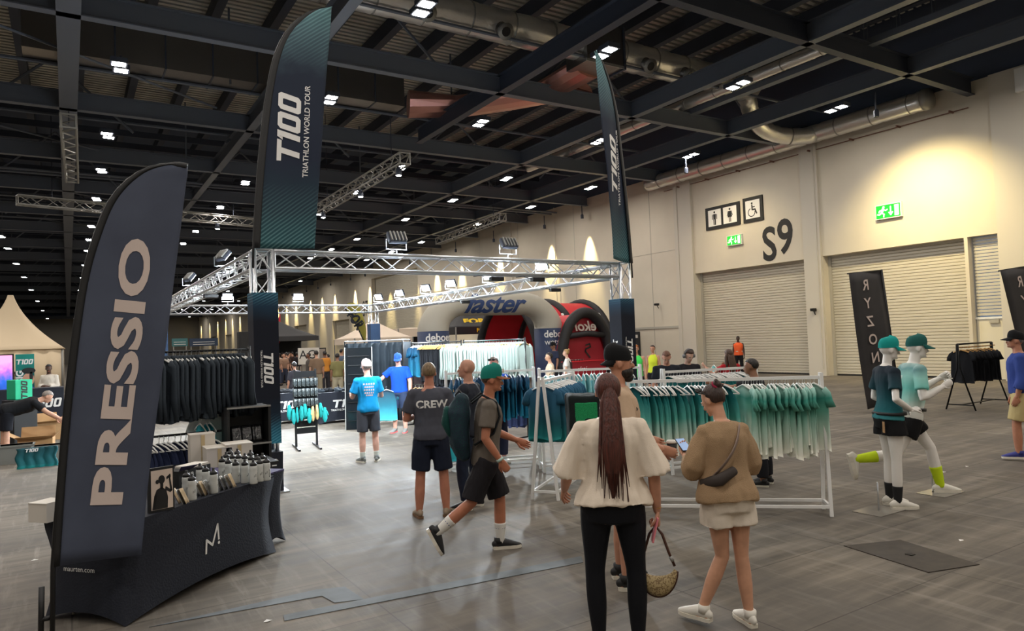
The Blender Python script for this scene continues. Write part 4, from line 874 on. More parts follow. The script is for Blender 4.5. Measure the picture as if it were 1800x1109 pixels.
for i, (hx_, hy_, H_, fc, fem, sk, lb, tc, sl, bc, hs_, hc_, bd, ex) in enumerate(MID):
    ex = dict(ex); bun = ex.pop('bun', 0); cp_ = ex.pop('cap', 0); p = hat(hx_, hy_, H_)
    if i == 10: p = V((7.6, 16.6, 0))
    if i == 0: p *= .92
    root, J, K = human(p, fc, H_, bool(fem), bd, sk, lb, vox=.017, top=dict(mat=W('mid%d' % i, tc), sleeve=sl, sinf=.012, inf=.014 if i > 1 else .006, hem=-.03, name='top'), bottom=dict(mat=W('midb%d' % i, bc), len=.8 if i < 2 else 1.9, name='shorts' if i < 2 else 'trousers'), shoes=(SH_B if i % 2 else SH_W, SO_W),
        hair=(hs_, hc_)+(('bun',) if bun else ())+(('drape',) if hs_ == 'long' else ()), cap=(W('black_cap', 0), 'curve') if cp_ else None, **ex)
    hd = K['hd']
    if i in (0, 6):
        g = B()
        for sx in (-1, 1): g.ell(hd(sx*.035, .085, .195), (.03, .012, .018), 10, 6)
        g.tube([hd(-.085, 0, .15), hd(-.07, .08, .195), hd(.07, .08, .195), hd(.085, 0, .15)], .005, 5); g.ob('sunglasses', mk('amber_lens', (200, 110, 40), .2) if i == 0 else M['black'], root, True)
    if i == 3:
        g = B(); g.tube([hd(.095*cos(a), -.005, .12+.125*sin(a)) for a in [j*pi/10 for j in range(11)]], .011, 7)
        for sx in (-1, 1): g.tube([hd(sx*.075, 0, .105), hd(sx*.115, 0, .105)], .036, 14)
        g.ob('headphones', mk('grey_headphone', (110, 112, 116), .4), root, True)
    if i == 7:
        g = B()
        for sx in (-1, 1): g.tube([K['c'](sx*.08, -.13, .1), K['c'](sx*.09, -.12, .4), K['c'](sx*.08, -.02, .54), K['c'](sx*.09, .13, .4), K['c'](sx*.08, .14, .1)], .016, 6)
        g.ob('rucksack_straps', M['ink'], root, True)
    if i == 4: HOLD = world(root, (J['handL']+J['handR'])/2)
# left side people
p = G(14, 806)
root, J, K = human(p, -92, 1.78, False, 1.12, (206, 156, 130), 'grey-haired man in a black T-shirt and shorts bending over open boxes', vox=.014, lean=74, head=(10, 0, 0),
    arms={'R': ((.25, .75, -.75), (.1, .85, -.55)), 'L': ((-.2, .65, -.8), (0, .75, -.6))}, legs={'L': ((-.08, -.16, -1), (-.02, .0, -1)), 'R': ((.08, -.05, -1), (.02, -.02, -1))},
    top=dict(mat=W('black_tee', (24, 26, 30)), sleeve=.68, inf=.018, hem=-.06, amp=.006, name='tshirt'), bottom=dict(mat=W('black_short2', (20, 22, 30)), len=.85, inf=.02, cuff=.02), shoes=(SH_B, SO_W), hair=('short', (170, 158, 148)))
p = hat(86, 632, 1.74); p = V((-.1*p.y/10+.15, p.y*.62, 0)) if False else PY(86, 640, 24.); p.z = 0
human(p, 150, 1.78, False, .98, (90, 60, 46), 'man in a white long-sleeved shirt standing by the white pagoda tent', vox=.018, head=(10, 30, 0), arms={'L': ((-.2, .1, -1), (.6, .7, .1)), 'R': ((.2, .1, -1), (-.6, .7, .1))},
    top=dict(mat=W('white_ls', (216, 208, 196)), sleeve=1.8, inf=.02, hem=-.03), bottom=dict(mat=W('black_trouser', 0), len=1.93, name='trousers'), shoes=(SH_B, SH_B), hair=('short', (28, 22, 20)))
p = PY(24, 645, 22.5); p.z = 0
human(p, 140, 1.66, True, .96, (150, 104, 80), 'woman in black standing beside the big screen at the left edge', vox=.018, head=(12, 0, 0), top=dict(mat=W('black_tee', 0), sleeve=.6), bottom=dict(mat=W('black_trouser', 0), len=1.9, name='trousers'), shoes=(SH_B, SH_B), hair=('tied', (26, 20, 18)))
# shoppers beyond the stand
FAR = [(518, 655, 20.5, 'person in a dark jacket leaning over the accessory display', (44, 42, 48), (40, 40, 46), 'short', 1), (556, 616, 27, 'person in a patterned brown jacket and beige trousers among the crowd', (128, 104, 84), (158, 146, 122), 'short', 0),
 (571, 617, 30, 'person in an orange T-shirt in the crowd beyond the stand', (206, 136, 56), (60, 60, 66), 'short', 0), (593, 621, 25, 'person in an olive shirt and pale trousers seen from behind', (124, 116, 74), (176, 164, 138), 'short', 0),
 (600, 613, 31, 'person in a blue-grey top and dark cap in the crowd', (92, 104, 122), (60, 60, 60), 'short', 0), (612, 617, 27.5, 'person in a black and white striped top in the crowd', (176, 160, 140), (44, 40, 40), 'short', 1),
 (622, 618, 24.5, 'person with a big dark hairdo and a tan jacket in the crowd', (150, 118, 84), (50, 46, 50), 'curly', 1), (577, 622, 32, 'person with fair hair in a pale top in the crowd', (180, 160, 140), (120, 104, 90), 'short', 1),
 (543, 620, 31, 'person in a black and white checked top beside the AG sign', (90, 84, 80), (40, 40, 44), 'short', 0), (717, 632, 27, 'dark-haired person behind the changing booth', (60, 50, 48), (40, 36, 36), 'tied', 1), (712, 620, 30, 'person in a brown top talking behind the changing booth', (120, 84, 66), (40, 36, 36), 'short', 0)]
for i, (hx_, hy_, yy, lb, tc, bc, st, fem) in enumerate(FAR):
    p = PY(hx_, hy_+8, yy); H_ = min(1.86, max(1.6, PY(hx_, hy_, yy).z)); p.z = 0
    human(p, [20, 5, 30, 5, -40, 15, -30, 60, 100, 140, 80][i], H_, bool(fem), 1., [(150, 104, 80), (206, 156, 130), (120, 80, 60)][i % 3], lb, vox=.024, top=dict(mat=W('far%d' % i, tc), sleeve=.8, inf=.03, name='top'), bottom=dict(mat=W('farb%d' % i, bc), len=1.88, inf=.02, name='trousers'), shoes=(SH_B, SO_W), hair=(st, (34, 26, 24)))
# small far crowd by the dark gazebo
rnd = random.Random(11); cc = [(60, 44, 40), (40, 36, 40), (150, 120, 100), (170, 160, 150), (90, 60, 50), (60, 66, 84)]
crowd = []
for k in range(4):
    root, J, K = human(V((100+k*4, -5, 0)), 10+k*70, 1.72, k % 2 == 1, 1., [(206, 156, 130), (120, 80, 60)][k % 2], 'far-off visitor in the crowd under the dark gazebo', 'visitors under the dark gazebo', vox=.04, top=dict(mat=W('cr%d' % k, cc[k]), sleeve=.8, inf=.03, amp=0, name='top'), bottom=dict(mat=W('crb%d' % k, cc[(k*2+1) % 6]), len=1.88, amp=0, name='trousers'), shoes=(SH_B, SH_B), hair=('short', (34, 26, 24)))
    crowd.append(root)
for k in range(26):  # the first four carry the labels their copies inherit
    yy = rnd.uniform(38, 52); p = PY(rnd.uniform(478, 524), 640, yy); r_ = crowd[k % 4]
    if k < 4: r_.location = (p.x, p.y, 0)
    else: dup(r_, (p.x, p.y, 0), rnd.uniform(0, 6.28))
    if k < 4: r_['label'] = 'far-off visitor in %s under the dark gazebo' % ('dark brown top', 'near-black top', 'tan top', 'pale top')[k]
# ---- mannequins
mw = mk('mannequin_white', (232, 228, 222), .35)
teal_d = grad('teal_tee', [(0, (70, 150, 156)), (.25, (20, 92, 100)), (.6, (20, 66, 76)), (1, (22, 34, 46))], 'Z', .95, 1.5, nz=.12)
mint = grad('mint_tee', [(0, (236, 236, 230)), (.18, (170, 214, 204)), (.45, (112, 196, 186)), (.7, (150, 208, 198)), (.85, (110, 156, 158)), (1, (196, 214, 208))], 'Z', 1.0, 1.58, nz=.25, nscale=4)
blk = W('mann_short', (18, 18, 20)); neon = mk('neon_sock', (200, 226, 20), .8, bump=.1, scale=200); bsock = mk('black_sock', (20, 20, 22), .8)
p1 = G(1572, 891); beltm = M['black']
root, J, K = human(p1, -60, 1.87, True, .96, label='standing white female mannequin in a dark teal T-shirt, black shorts and turquoise cap', name='mannequin', mannequin=mw, vox=.010, head=(6, -8, 0),
    arms={'L': ((-.3, -.05, -1), (.5, .75, -.35)), 'R': ((.42, -.25, -1), (-.35, .85, -.5))}, hands={'R': ((-.3, .95, .15), (-.4, .1, -.9), 30), 'L': (None, (.6, .1, -.6), 30)}, feet=(4, 4),
    legs={'L': ((-.02, .06, -1), (0, -.04, -1)), 'R': ((.04, -.02, -1), (0, -.02, -1))}, top=dict(mat=teal_d, sleeve=.66, inf=.012, hem=-.02, flare=.03, cuff=.02, amp=.004, name='tshirt'), bottom=dict(mat=blk, len=.36, inf=.014, cuff=.035, amp=.004),
    shoes=(SH_W, SO_W, True), socks=(bsock, .38), cap=(W('turq_cap', (20, 150, 144)), 'curve'))
c = K['c']; B().tube([c(0, 0, .03), c(0, 0, .06)], [(.212, .16)]*2, 22, side=(1, 0, 0)).ob('race_belt', M['black'], root, True)
B().box(-.02, .02, 0, .004, -.12, 0).ob('swing_tag', M['card'], root, loc=c(.13, -.14, -.03)); on_cloth(K['top'], '', 1, root, wt, back=False, cz=c(0, 0, .37).z, cx=.03, drawer=lambda b, fn: tour_logo(b, fn, .04, False))
stand = []
def plate(px, lb, ax, y=0.):
    t = thing('mannequin_stand', lb, 'stand', px); B().prism([(-.24, -.16), (.24, -.16), (.24, .16), (-.24, .16)], (0, 0, .001), (1, 0, 0), (0, 1, 0), .006).ob('glass_plate', mk('clear_plate', (150, 146, 138), .15, .3), t)
    B().tube([(ax[0], ax[1], .006), (ax[0], ax[1], .3), (ax[0]+.03, ax[1]+.02, .3)], .008, 8).ob('ankle_rod', M['alu'], t, True); return t
plate((*G(1545, 898).xy, 0), 'small clear plate with chrome rod under the female mannequin', (.0, .0))
p2 = G(1606, 870)
root, J, K = human(p2, -68, 1.96, False, 1.0, label='running white male mannequin in a mint and white T-shirt with neon yellow socks', name='mannequin', mannequin=mw, vox=.010, head=(2, -6, 0), lean=8,
    arms={'R': ((.35, -.1, -1), (-.2, .9, .45)), 'L': ((-.25, .5, -.8), (.2, .8, .5))}, hands={'R': (None, (-1, .2, .2), 70), 'L': (None, (1, .1, 0), 60)}, feet=(0, 0), fpitch=(0, 78),
    legs={'R': ((.03, -.45, -.9), (0, -1, -.12)), 'L': ((-.02, .64, -.95), (0, .2, -1))}, top=dict(mat=mint, sleeve=.7, inf=.012, hem=-.06, amp=.004, cuff=.014, name='tshirt'), bottom=dict(mat=blk, len=.5, inf=.018, cuff=.03, amp=.005),
    shoes=(SH_W, SO_W, True, .035), socks=(neon, .5), cap=(W('dteal_cap', (34, 92, 88)), 'curve'))
c = K['c']; B().tube([c(0, 0, .05), c(0, 0, .08)], [(.212, .166)]*2, 22, side=(1, 0, 0)).ob('race_belt', M['black'], root, True); PL = world(root, J['anL'])
on_cloth(K['top'], '', 1, root, wt, cz=c(0, 0, .4).z, drawer=lambda b, fn: tour_logo(b, fn, .035, False))
plate((PL.x, PL.y, 0), 'wide clear plate with chrome rod under the running mannequin', (-.06, .06))
# ============================================================ the stand: truss square, covers, flags, floodlights
TX0, TX1, TY0, TY1, TZ = 2.33, 8.98, 10.25, 23.2, 3.25
t = thing('truss_gantry', 'square silver box-truss gantry standing round the whole clothing stand', 'truss', (TX0, TY0, 0))
for a, c_ in (((TX0, TY0), (TX1, TY0)), ((TX1, TY0), (TX1, TY1)), ((TX1, TY1), (TX0, TY1)), ((TX0, TY1), (TX0, TY0))):
    b = B(); d_ = V((c_[0]-a[0], c_[1]-a[1], 0)).normalized()*.15; o = V((TX0, TY0, 0))
    truss(b, V((*a, TZ))+d_-o, V((*c_, TZ))-d_-o, .3, .026, .01, .33); b.ob('beam', M['alu'], t, True)
for x, y in ((TX0, TY0), (TX1, TY0), (TX1, TY1), (TX0, TY1)):
    b = B(); truss(b, (x-TX0, y-TY0, .02), (x-TX0, y-TY0, TZ+.14), .3, .026, .01, .33); o = b.ob('column', M['alu'], t, True)
    B().box(x-TX0-.25, x-TX0+.25, y-TY0-.25, y-TY0+.25, 0, .018).ob('base_plate', M['alu'], o)
cov = grad('cover_print', [(0, (40, 120, 150)), (.16, (24, 44, 62)), (.3, (22, 26, 38)), (.8, (22, 26, 38)), (1, (36, 74, 100))], 'Z', .68, 2.8, nz=.06, weave=(-62, 9, (120, 190, 210), .2, .9))
def cover(b, w_, z0, z1, n=10):
    pts = []
    for sx, sy in ((-1, -1), (1, -1), (1, 1), (-1, 1)):
        pts += [(sx*w_, sy*w_)]
    v = []
    for k in range(n+1):
        z = z0+(z1-z0)*k/n; q = 1-.02*sin(pi*k/n)
        for i in range(4):
            for j in range(4):
                a, c_ = pts[i], pts[(i+1) % 4]; f_ = j/4; v.append(((a[0]+(c_[0]-a[0])*f_)*q, (a[1]+(c_[1]-a[1])*f_)*q, z))
    b.add(v, [(k*16+i, k*16+(i+1) % 16, (k+1)*16+(i+1) % 16, (k+1)*16+i) for k in range(n) for i in range(16)]+[tuple(range(16))[::-1], tuple(n*16+i for i in range(16))])
for x, y, lb, z0, z1 in ((TX0, TY0, 'dark printed fabric sleeve on the front left truss column', .68, 2.78), (TX1, TY0, 'dark printed fabric sleeve on the front right truss column', .62, 2.7), (TX1, TY1, 'blue fabric sleeve on the far right truss column above the curtain', .6, 2.72), (TX0, TY1, 'dark fabric sleeve on the far left truss column behind the jackets', .6, 2.7)):
    t = thing('column_sleeve', lb, 'banner', (x, y, 0)); b = B(); cover(b, .172, z0, z1); b.ob('fabric', cov if y < 20 else mk('blue_sleeve', (44, 70, 104), .7, bump=.1, scale=5), t, False)
    if y < 20:
        b = B(); sc = .34 if x < 5 else .3; cz = 1.72
        tour_logo(b, lambda u, v_: V((v_+.02, -.1745, cz-u)), .13, True, 1.3); b.ob('lettering', M['print_w'], t)
        b = B(); tour_logo(b, lambda u, v_: V((-.1745, v_+.02, cz-u)), .13, False, 1.3); b.ob('lettering', M['print_w'], t)
        s_ = thing('column_base_wrap', lb.replace('dark printed fabric sleeve', 'plain black wrap at the foot').replace(' on the', ' of the'), 'cover', (x, y, 0)); b = B(); cover(b, .185, .02, .56); b.ob('wrap', M['navy'], s_)
        b = B(); stroke(b, [(-.05, .04), (.03, .04), (.05, .02), (.03, 0), (-.05, 0), (-.05, -.04), (.03, -.04)], .016, lambda u, v_: V((u+.06, -.187, .42+v_))); b.ob('emblem', M['print_w'], s_)
# feather flags
def feather(name, lb, O, yaw, outL, outR, mat, sleeve_w=.07, mirror=1, sag=.02, letters=None, pole_to=0., group=None):
    """outL / outR: (x, z) edges from bottom to top; the pole runs up the outL edge"""
    t = thing(name, lb, 'flag', O, yaw)
    def samp(L_, v_):
        q = v_*(len(L_)-1); i = min(int(q), len(L_)-2); f_ = q-i; P = [L_[max(i-1, 0)], L_[i], L_[i+1], L_[min(i+2, len(L_)-1)]]
        return [.5*(2*P[1][k]+(P[2][k]-P[0][k])*f_+(2*P[0][k]-5*P[1][k]+4*P[2][k]-P[3][k])*f_*f_+(3*P[1][k]-P[0][k]-3*P[2][k]+P[3][k])*f_**3) for k in (0, 1)]
    dpt = lambda u, v_: sag*sin(u*pi*1.3+v_*3)+.012*noise.noise(V((u*2, v_*7, 1)))+.01*sin((u*3+v_*9))*u
    def fn(u, v_):
        a, c_ = samp(outL, v_), samp(outR, v_); return V(((a[0]+(c_[0]-a[0])*u)*mirror, dpt(u, v_), a[1]+(c_[1]-a[1])*u))
    fo = B().sheet(fn, 16, 40, .003).ob('sail', mat, t, True)
    def sl(u, v_): p = fn(u*.0, v_); a, c_ = samp(outL, v_), samp(outR, v_); w_ = min(sleeve_w, abs(c_[0]-a[0])); return V((p.x+u*w_*mirror, -.006+p.y-.01*sin(pi*u), p.z))
    B().sheet(sl, 3, 40, .02).ob('pole_sleeve', M['ink'], fo, True)
    pts = [V((outL[0][0]*mirror, 0, pole_to))]+[fn(0, i/20)+V((.01*mirror, .0, 0)) for i in range(21)]
    B().tube(pts, [.016]*3+[.012]*18+[.006], 8).ob('pole', M['black'], t, True)
    if letters:
        for fn2, m_ in letters:
            b = B(); fn2(b); 
            v = []
            bv = BVHTree.FromPolygons([x.co for x in fo.data.vertices], [tuple(p.vertices) for p in fo.data.polygons])
            for x, y, z in b.v:
                h = bv.ray_cast(V((x, -2, z)), V((0, 1, 0))); v.append((x, (h[0].y if h[0] else 0)-.005, z))
            b.v = v; b.ob('lettering', m_, fo)
    return t
# grey flag lettered PRESSIO, planted by the near table
FY = 5.86
def pxl(L_, y, O): return [((PY(a, c_, y)-V(O)).x, (PY(a, c_, y)-V(O)).z) for a, c_ in L_]
O = V((PY(80, 1100, FY).x-.01, FY, 0))
oL = pxl([(90, 997), (104, 800), (120, 640), (140, 500), (165, 410), (195, 345), (240, 303), (290, 288), (326, 292)], FY, O)
oR = pxl([(248, 975), (262, 830), (279, 700), (296, 570), (309, 470), (318, 400), (325, 340), (329, 310), (330, 294)], FY, O)
slate = mk('slate_flag', (74, 82, 102), .7, col2=(64, 71, 90), scale=2, bump=.15)
a, c_ = PY(191, 850, FY)-O, PY(238, 455, FY)-O
def press(b):
    up = V((c_.x-a.x, 0, c_.z-a.z)); L_ = up.length; up.normalize(); lf = V((-up.z, 0, up.x)); mid = (V((a.x, 0, a.z))+V((c_.x, 0, c_.z)))/2
    lettering(b, 'PRESSIO', lambda x, y: mid+up*x+lf*y, .265, bold=.034, sx=2.02, space=1.02)
feather('feather_flag', 'tall dark slate feather flag lettered PRESSIO in front of the near table', O, 0, oL, oR, slate, .05, letters=[(press, M['print_t'])], sag=.012)
t = thing('flag_ground_spike', 'black flag pole socket with clamp knob at bottom left', 'flag base', (O.x, FY, 0)); B().tube([(-.02, .03, 0), (-.01, .03, .42)], .018, 8).ob('pole_socket', M['black'], t, True); B().tube([(-.03, .03, .2), (.06, .03, .2)], .018, 8).ob('knob', M['black'], t, True)
# tall tour flags on the front columns
tf = grad('tour_flag', [(0, (40, 84, 92)), (.15, (36, 58, 70)), (.35, (36, 44, 62)), (.7, (36, 44, 60)), (.88, (66, 88, 98)), (1, (78, 112, 118))], 'Z', 0, 3.6, nz=.1, weave=(-52, 7, (130, 176, 180), .26, .74))
O = V((2.33, 10.08, 3.42))
oL = pxl([(444, 436), (449, 340), (457, 245), (468, 160), (482, 95), (505, 50), (535, 24), (560, 14), (583, 12)], 10.08, O); oR = pxl([(552, 437), (556, 370), (561, 300), (566, 230), (571, 165), (576, 105), (580, 60), (582, 30), (583, 13)], 10.08, O)
def tour(cx, cz, h_, lean_, m_=1):
    def f_(b):
        ca, sa = cos(rad(lean_)), sin(rad(lean_)); up = V((sa, 0, ca)); lf = V((-ca, 0, sa))
        tour_logo(b, lambda x, y: V((cx, 0, cz))+up*x+lf*y, h_, False, 1.26); lettering(b, 'TRIATHLON WORLD TOUR', lambda x, y: V((cx, 0, cz))+up*(x-.02)+lf*(y-h_*.78), h_*.34, bold=.012, sx=1.02)
    return f_
cc_ = PY(508, 224, 10.08)-O
feather('feather_flag', 'huge dark teal T100 feather flag on the front left truss column', O, 0, oL, oR, tf, .1, letters=[(tour(cc_.x, cc_.z, .31, 3), M['print_w'])], sag=.03, pole_to=-.3)
O2 = V((9.0, 10.03, 3.4)); yaw2 = rad(-52)+pi*0
mo = lambda L_: [(x, z*1.02) for x, z in L_]
t = feather('feather_flag', 'narrow edge-on T100 feather flag on the front right truss column', O2, 0, mo(oL), mo(oR), tf, .1, mirror=-1, letters=[(tour(-.5, cc_.z*1.02, .33, -1), M['print_w'])], sag=.03, pole_to=-.3)
t.rotation_euler.z = rad(-15-rad(0))-0; t.rotation_euler.z = rad(24)
# floodlights
def flood(loc, aim, lb, energy, up=True):
    t = thing('floodlight', lb, 'floodlight', loc); d_ = (V(aim)-V(loc)).normalized(); q = d_.to_track_quat('-Z', 'Y'); Mx = q.to_matrix().to_4x4()
    b = B(); b.box(-.15, .15, -.1, .1, .0, .07, Mx); hd_ = b.ob('head', M['dark'] if up else M['wplast'], t, bevel=.01)
    b = B(); [b.box(-.12+i*.06, -.1+i*.06, -.09, .09, .07, .1, Mx) for i in range(5)]; b.ob('cooling_fins', M['lsteel'], hd_)
    B().box(-.135, .135, -.085, .085, -.004, -.001, Mx).ob('lens', M['fl'], hd_)
    b = B(); b.tube([(-.17, 0, 0), (-.17, 0, -.16 if up else .16), (.17, 0, -.16 if up else .16), (.17, 0, 0)], .01, 6); b.tube([(0, 0, -.16 if up else .16), (0, 0, -.24 if up else .26)], .014, 6); b.ob('yoke', M['alu'], t)
    ld = bpy.data.lights.new('flood', 'SPOT'); ld.energy = energy; ld.color = (.86, .95, 1.); ld.spot_size = rad(104); ld.spot_blend = .7; ld.shadow_soft_size = .12
    lo = bpy.data.objects.new('flood_light', ld); C.objects.link(lo); lo.location = V(loc)+d_*.03; lo.rotation_euler = q.to_euler()
ctr = lambda y: (5.0, y, .6)
for i, (px, py) in enumerate(((665, 521), (702, 513), (748, 508), (792, 498), (858, 486), (952, 468))):
    p = PX(px, py, TX1); flood((TX1, p.y, 3.62), (3.5, p.y-2.5, .4), 'lit white floodlight on the right truss beam, %s from the far corner' % ('nearest', 'second', 'third', 'fourth', 'fifth', 'sixth')[i], FLOOD_W)
for px, lb in ((400, 'lit white floodlight on the far truss beam left of the printed column'), (524, 'lit white floodlight on the far truss beam right of the printed column')): p = PY(px, 524, TY1); flood((p.x, TY1, 3.66), (p.x, 16, .4), lb, FLOOD_W)
for px, lb in ((697, 'white-backed floodlight on the middle of the front truss beam'), (893, 'white-backed floodlight towards the right end of the front truss beam')): p = PY(px, 445, TY0); flood((p.x, TY0, 3.64), (p.x, 15, .4), lb, FLOOD_W, True)
for y in (13, 17): flood((TX0, y, 3.62), (6, y+1, .4), 'lit floodlight on the left truss beam %s' % ('nearer the front' if y == 13 else 'nearer the back'), FLOOD_W*.8)
for i, (x, y) in enumerate(((7.05, TY0), (6.2, TY0), (TX1, 12.4), (TX1, 16.5), (TX0, 14.5))):
    t = thing('cable_box', 'small black power box strapped to the truss, %s' % ('under the front beam right of centre', 'under the middle of the front beam', 'on the right beam near the front', 'on the right beam further back', 'on the left beam')[i], 'box', (x, y, TZ-.2)); B().box(-.13, .13, -.05, .05, -.04, .035).ob('box', M['black'], t, bevel=.01); B().tube([(-.12, 0, .0), (-.3, 0, .05), (-.45, 0, .03)], .008, 5).ob('cable', M['black'], t)
# ---- tables
def table(name, lb, O, ux, L_, Wd, H_, mat, topmat=None, group=None):
    t = thing(name, lb, 'table', O, math.atan2(ux[1], ux[0])); n = 10
    per = []
    for (x0, y0, x1, y1) in ((0, 0, L_, 0), (L_, 0, L_, Wd), (L_, Wd, 0, Wd), (0, Wd, 0, 0)):
        for i in range(n): f_ = i/n; per.append((x0+(x1-x0)*f_, y0+(y1-y0)*f_, f_))
    m_ = len(per); v = []; R_ = 10
    for k in range(R_+1):
        h_ = k/R_
        for x, y, f_ in per:
            e = 4*(f_-.5)**2; inw = .045*sin(pi*min(1, h_*1.05))**1. * e**1.5; hem = .075*(1-e)+.004
            cx, cy = L_/2, Wd/2; dx, dy = (cx-x)/L_*2, (cy-y)/Wd*2; z = hem+(H_-hem)*h_
            v.append((x+dx*inw, y+dy*inw, z))
    b = B(); b.add(v, [(k*m_+i, k*m_+(i+1) % m_, (k+1)*m_+(i+1) % m_, (k+1)*m_+i) for k in range(R_) for i in range(m_)]); b.ob('stretch_cloth', mat, t, True)
    B().box(0, L_, 0, Wd, H_-.012, H_+.002).ob('tabletop', topmat or mat, t)
    for x in (.13, L_-.13):
        for y in (.13, Wd-.13): B().tube([(x, y, 0), (x, y, H_-.01)], .014, 6).ob('leg', M['lsteel'], t)
    return t
u_ = V((.75, .661, 0)).normalized(); n_ = V((-u_.y, u_.x, 0)); P1 = V((1.70, 7.17, 0)); P0 = P1-u_*1.83; TH = .745
T1 = table('table', 'long table in a dark navy stretch cloth lettered maurten.com, loaded with bottles', P0, u_, 1.83, .76, TH, M['navy'])
b = B(); lettering(b, 'maurten.com', lambda x, y: V((-.02, .40-x, .4+y)), .055); b.ob('lettering', M['print_w'], T1)
b = B(); mlog = lambda sc, cx, cz, dd: (lambda x, y: V((cx+x*sc, dd, cz+y*sc)))
def mm(b, fn): stroke(b, [(-.4, -.45), (-.36, .1), (.0, -.2), (.34, .6), (.4, -.05)], .1, fn); b.add([fn(.4+.07*cos(a*pi/6), -.2+.07*sin(a*pi/6)) for a in range(12)], [tuple(range(12))])
mm(b, mlog(.2, .93, .37, -.007)); b.ob('emblem', M['print_w'], T1)
purple = mk('purple_cloth', (70, 64, 104), .75)
T2 = table('table', 'narrow table end with a purple-grey top behind the row of bottles', P1+u_*.02+n_*.14, u_, .35, 1.2, TH-.004, M['navy'], purple)
TP = lambda a, c_, z=0.: P0+u_*a+n_*c_+V((0, 0, TH+.002+z)); TR = math.atan2(u_.y, u_.x)
bot = mk('frosted_bottle', (206, 208, 204), .35, alpha=.92); btl0 = None
spots = [(338, 879), (328, 872), (352, 857), (362, 861), (376, 867), (391, 842), (402, 845), (415, 849), (431, 849), (446, 850), (457, 846), (469, 844), (398, 833), (409, 835), (420, 835), (431, 836), (442, 838), (452, 838), (462, 836), (405, 826), (418, 826), (441, 829)]
for i, q in enumerate(spots):
    p = G(q[0], q[1], TH+.003)
    if btl0 is None:
        btl0 = thing('sports_bottle', 'frosted sports bottle, leftmost on the near table', 'bottle', p, 0, 'frosted sports bottles on the near table')
        B().lathe([(.033, 0), (.036, .01), (.036, .1), (.033, .115), (.036, .13), (.034, .16), (.028, .17)], 16).ob('body', bot, btl0, True)
        B().lathe([(.031, .165), (.031, .185), (.02, .195), (.012, .2), (.013, .215), (.009, .222)], 14).ob('cap', M['black'], btl0, True)
        b = B(); cyl = lambda x, y: V((.0368*sin(x/.0368), -.0368*cos(x/.0368), y)); mm(b, lambda x, y: cyl(x*.024, .075+y*.03)); b.ob('emblem', M['ink'], btl0)
        b = B(); lettering(b, 'MAURTEN', lambda x, y: cyl(.028+y, .07+x), .016, bold=.01); b.ob('lettering', M['ink'], btl0); btl0.rotation_euler.z = rad(20)
    else: dup(btl0, p, rad(random.uniform(-20, 60)), 'frosted sports bottle, near table, %s from left in the %s' % ((nth(i), 'left cluster') if i < 5 else (nth(i-5), 'front row of the right cluster') if i < 12 else (nth(i-12), 'middle row') if i < 19 else (nth(i-19), 'back row')))
# poster frame with the drinking silhouette
pA, pB = G(262, 903, TH+.003), G(307, 894, TH+.003); pv = pB-pA
t = thing('poster_frame', 'framed poster of a dark silhouette drinking from a bottle on the near table', 'poster', pA, math.atan2(pv.y, pv.x)); w_, h_ = pv.length, .345
B().box(0, w_, 0, .03, 0, h_).ob('frame', M['ink'], t); o = B().box(.018, w_-.012, -.002, .02, .018, h_-.02).ob('print', mk('warm_poster', (226, 208, 192), .6), t)
b = B(); f3 = lambda x, y: V((w_*x, -.004, h_*y))
for pl in ([(.12, .06), (.2, .06), (.32, .3), (.3, .42), (.2, .34)], [(.2, .06), (.72, .06), (.74, .3), (.68, .46), (.5, .56), (.3, .5), (.2, .36)], [(.44, .5), (.56, .5), (.56, .64), (.44, .64)], [(.62, .48), (.84, .4), (.9, .44), (.66, .56)], [(.84, .4), (.92, .44), (.84, .74), (.78, .74)], [(.7, .7), (.86, .78), (.84, .83), (.68, .76)]): b.add([f3(*q) for q in pl], [tuple(range(len(pl)))])
for cx, cz, rx, rz in ((.5, .72, .13, .1), (.33, .68, .07, .05), (.81, .76, .05, .04)): b.add([f3(cx+rx*cos(a*pi/8), cz+rz*sin(a*pi/8)) for a in range(16)], [tuple(range(16))])
b.ob('silhouette', M['ink'], o)
# display box, sachets, small box
pA = G(318, 858, TH+.003); t = thing('carton', 'dark display carton with white print and an open purple lid between the bottles', 'box', pA, TR)
B().box(0, .42, .02, .2, 0, .15).ob('carton_body', M['ink'], t); B().add([(.0, .02, .15), (.18, .02, .15), (.16, -.06, .19), (-.05, -.05, .2), (.0, .02, .153), (.18, .02, .153), (.16, -.06, .193), (-.05, -.05, .203)], [(0, 1, 2, 3), (7, 6, 5, 4), (0, 4, 5, 1), (1, 5, 6, 2), (2, 6, 7, 3), (3, 7, 4, 0)]).ob('lid_flap', purple, t)
B().box(.14, .41, .03, .19, .151, .17).ob('leaflets', M['wbox'], t); b = B(); mm(b, lambda x, y: V((.33+x*.04, .018, .08+y*.05))); lettering(b, 'MAUR\nTEN', lambda x, y: V((.13+x, .018, .08+y)), .045, bold=.02); b.ob('lettering', M['print_w'], t)
silver = mk('silver_foil_pack', (176, 176, 174), .25, .8, bump=.3, scale=30); kraft = mk('beige_pack', (206, 184, 150), .6)
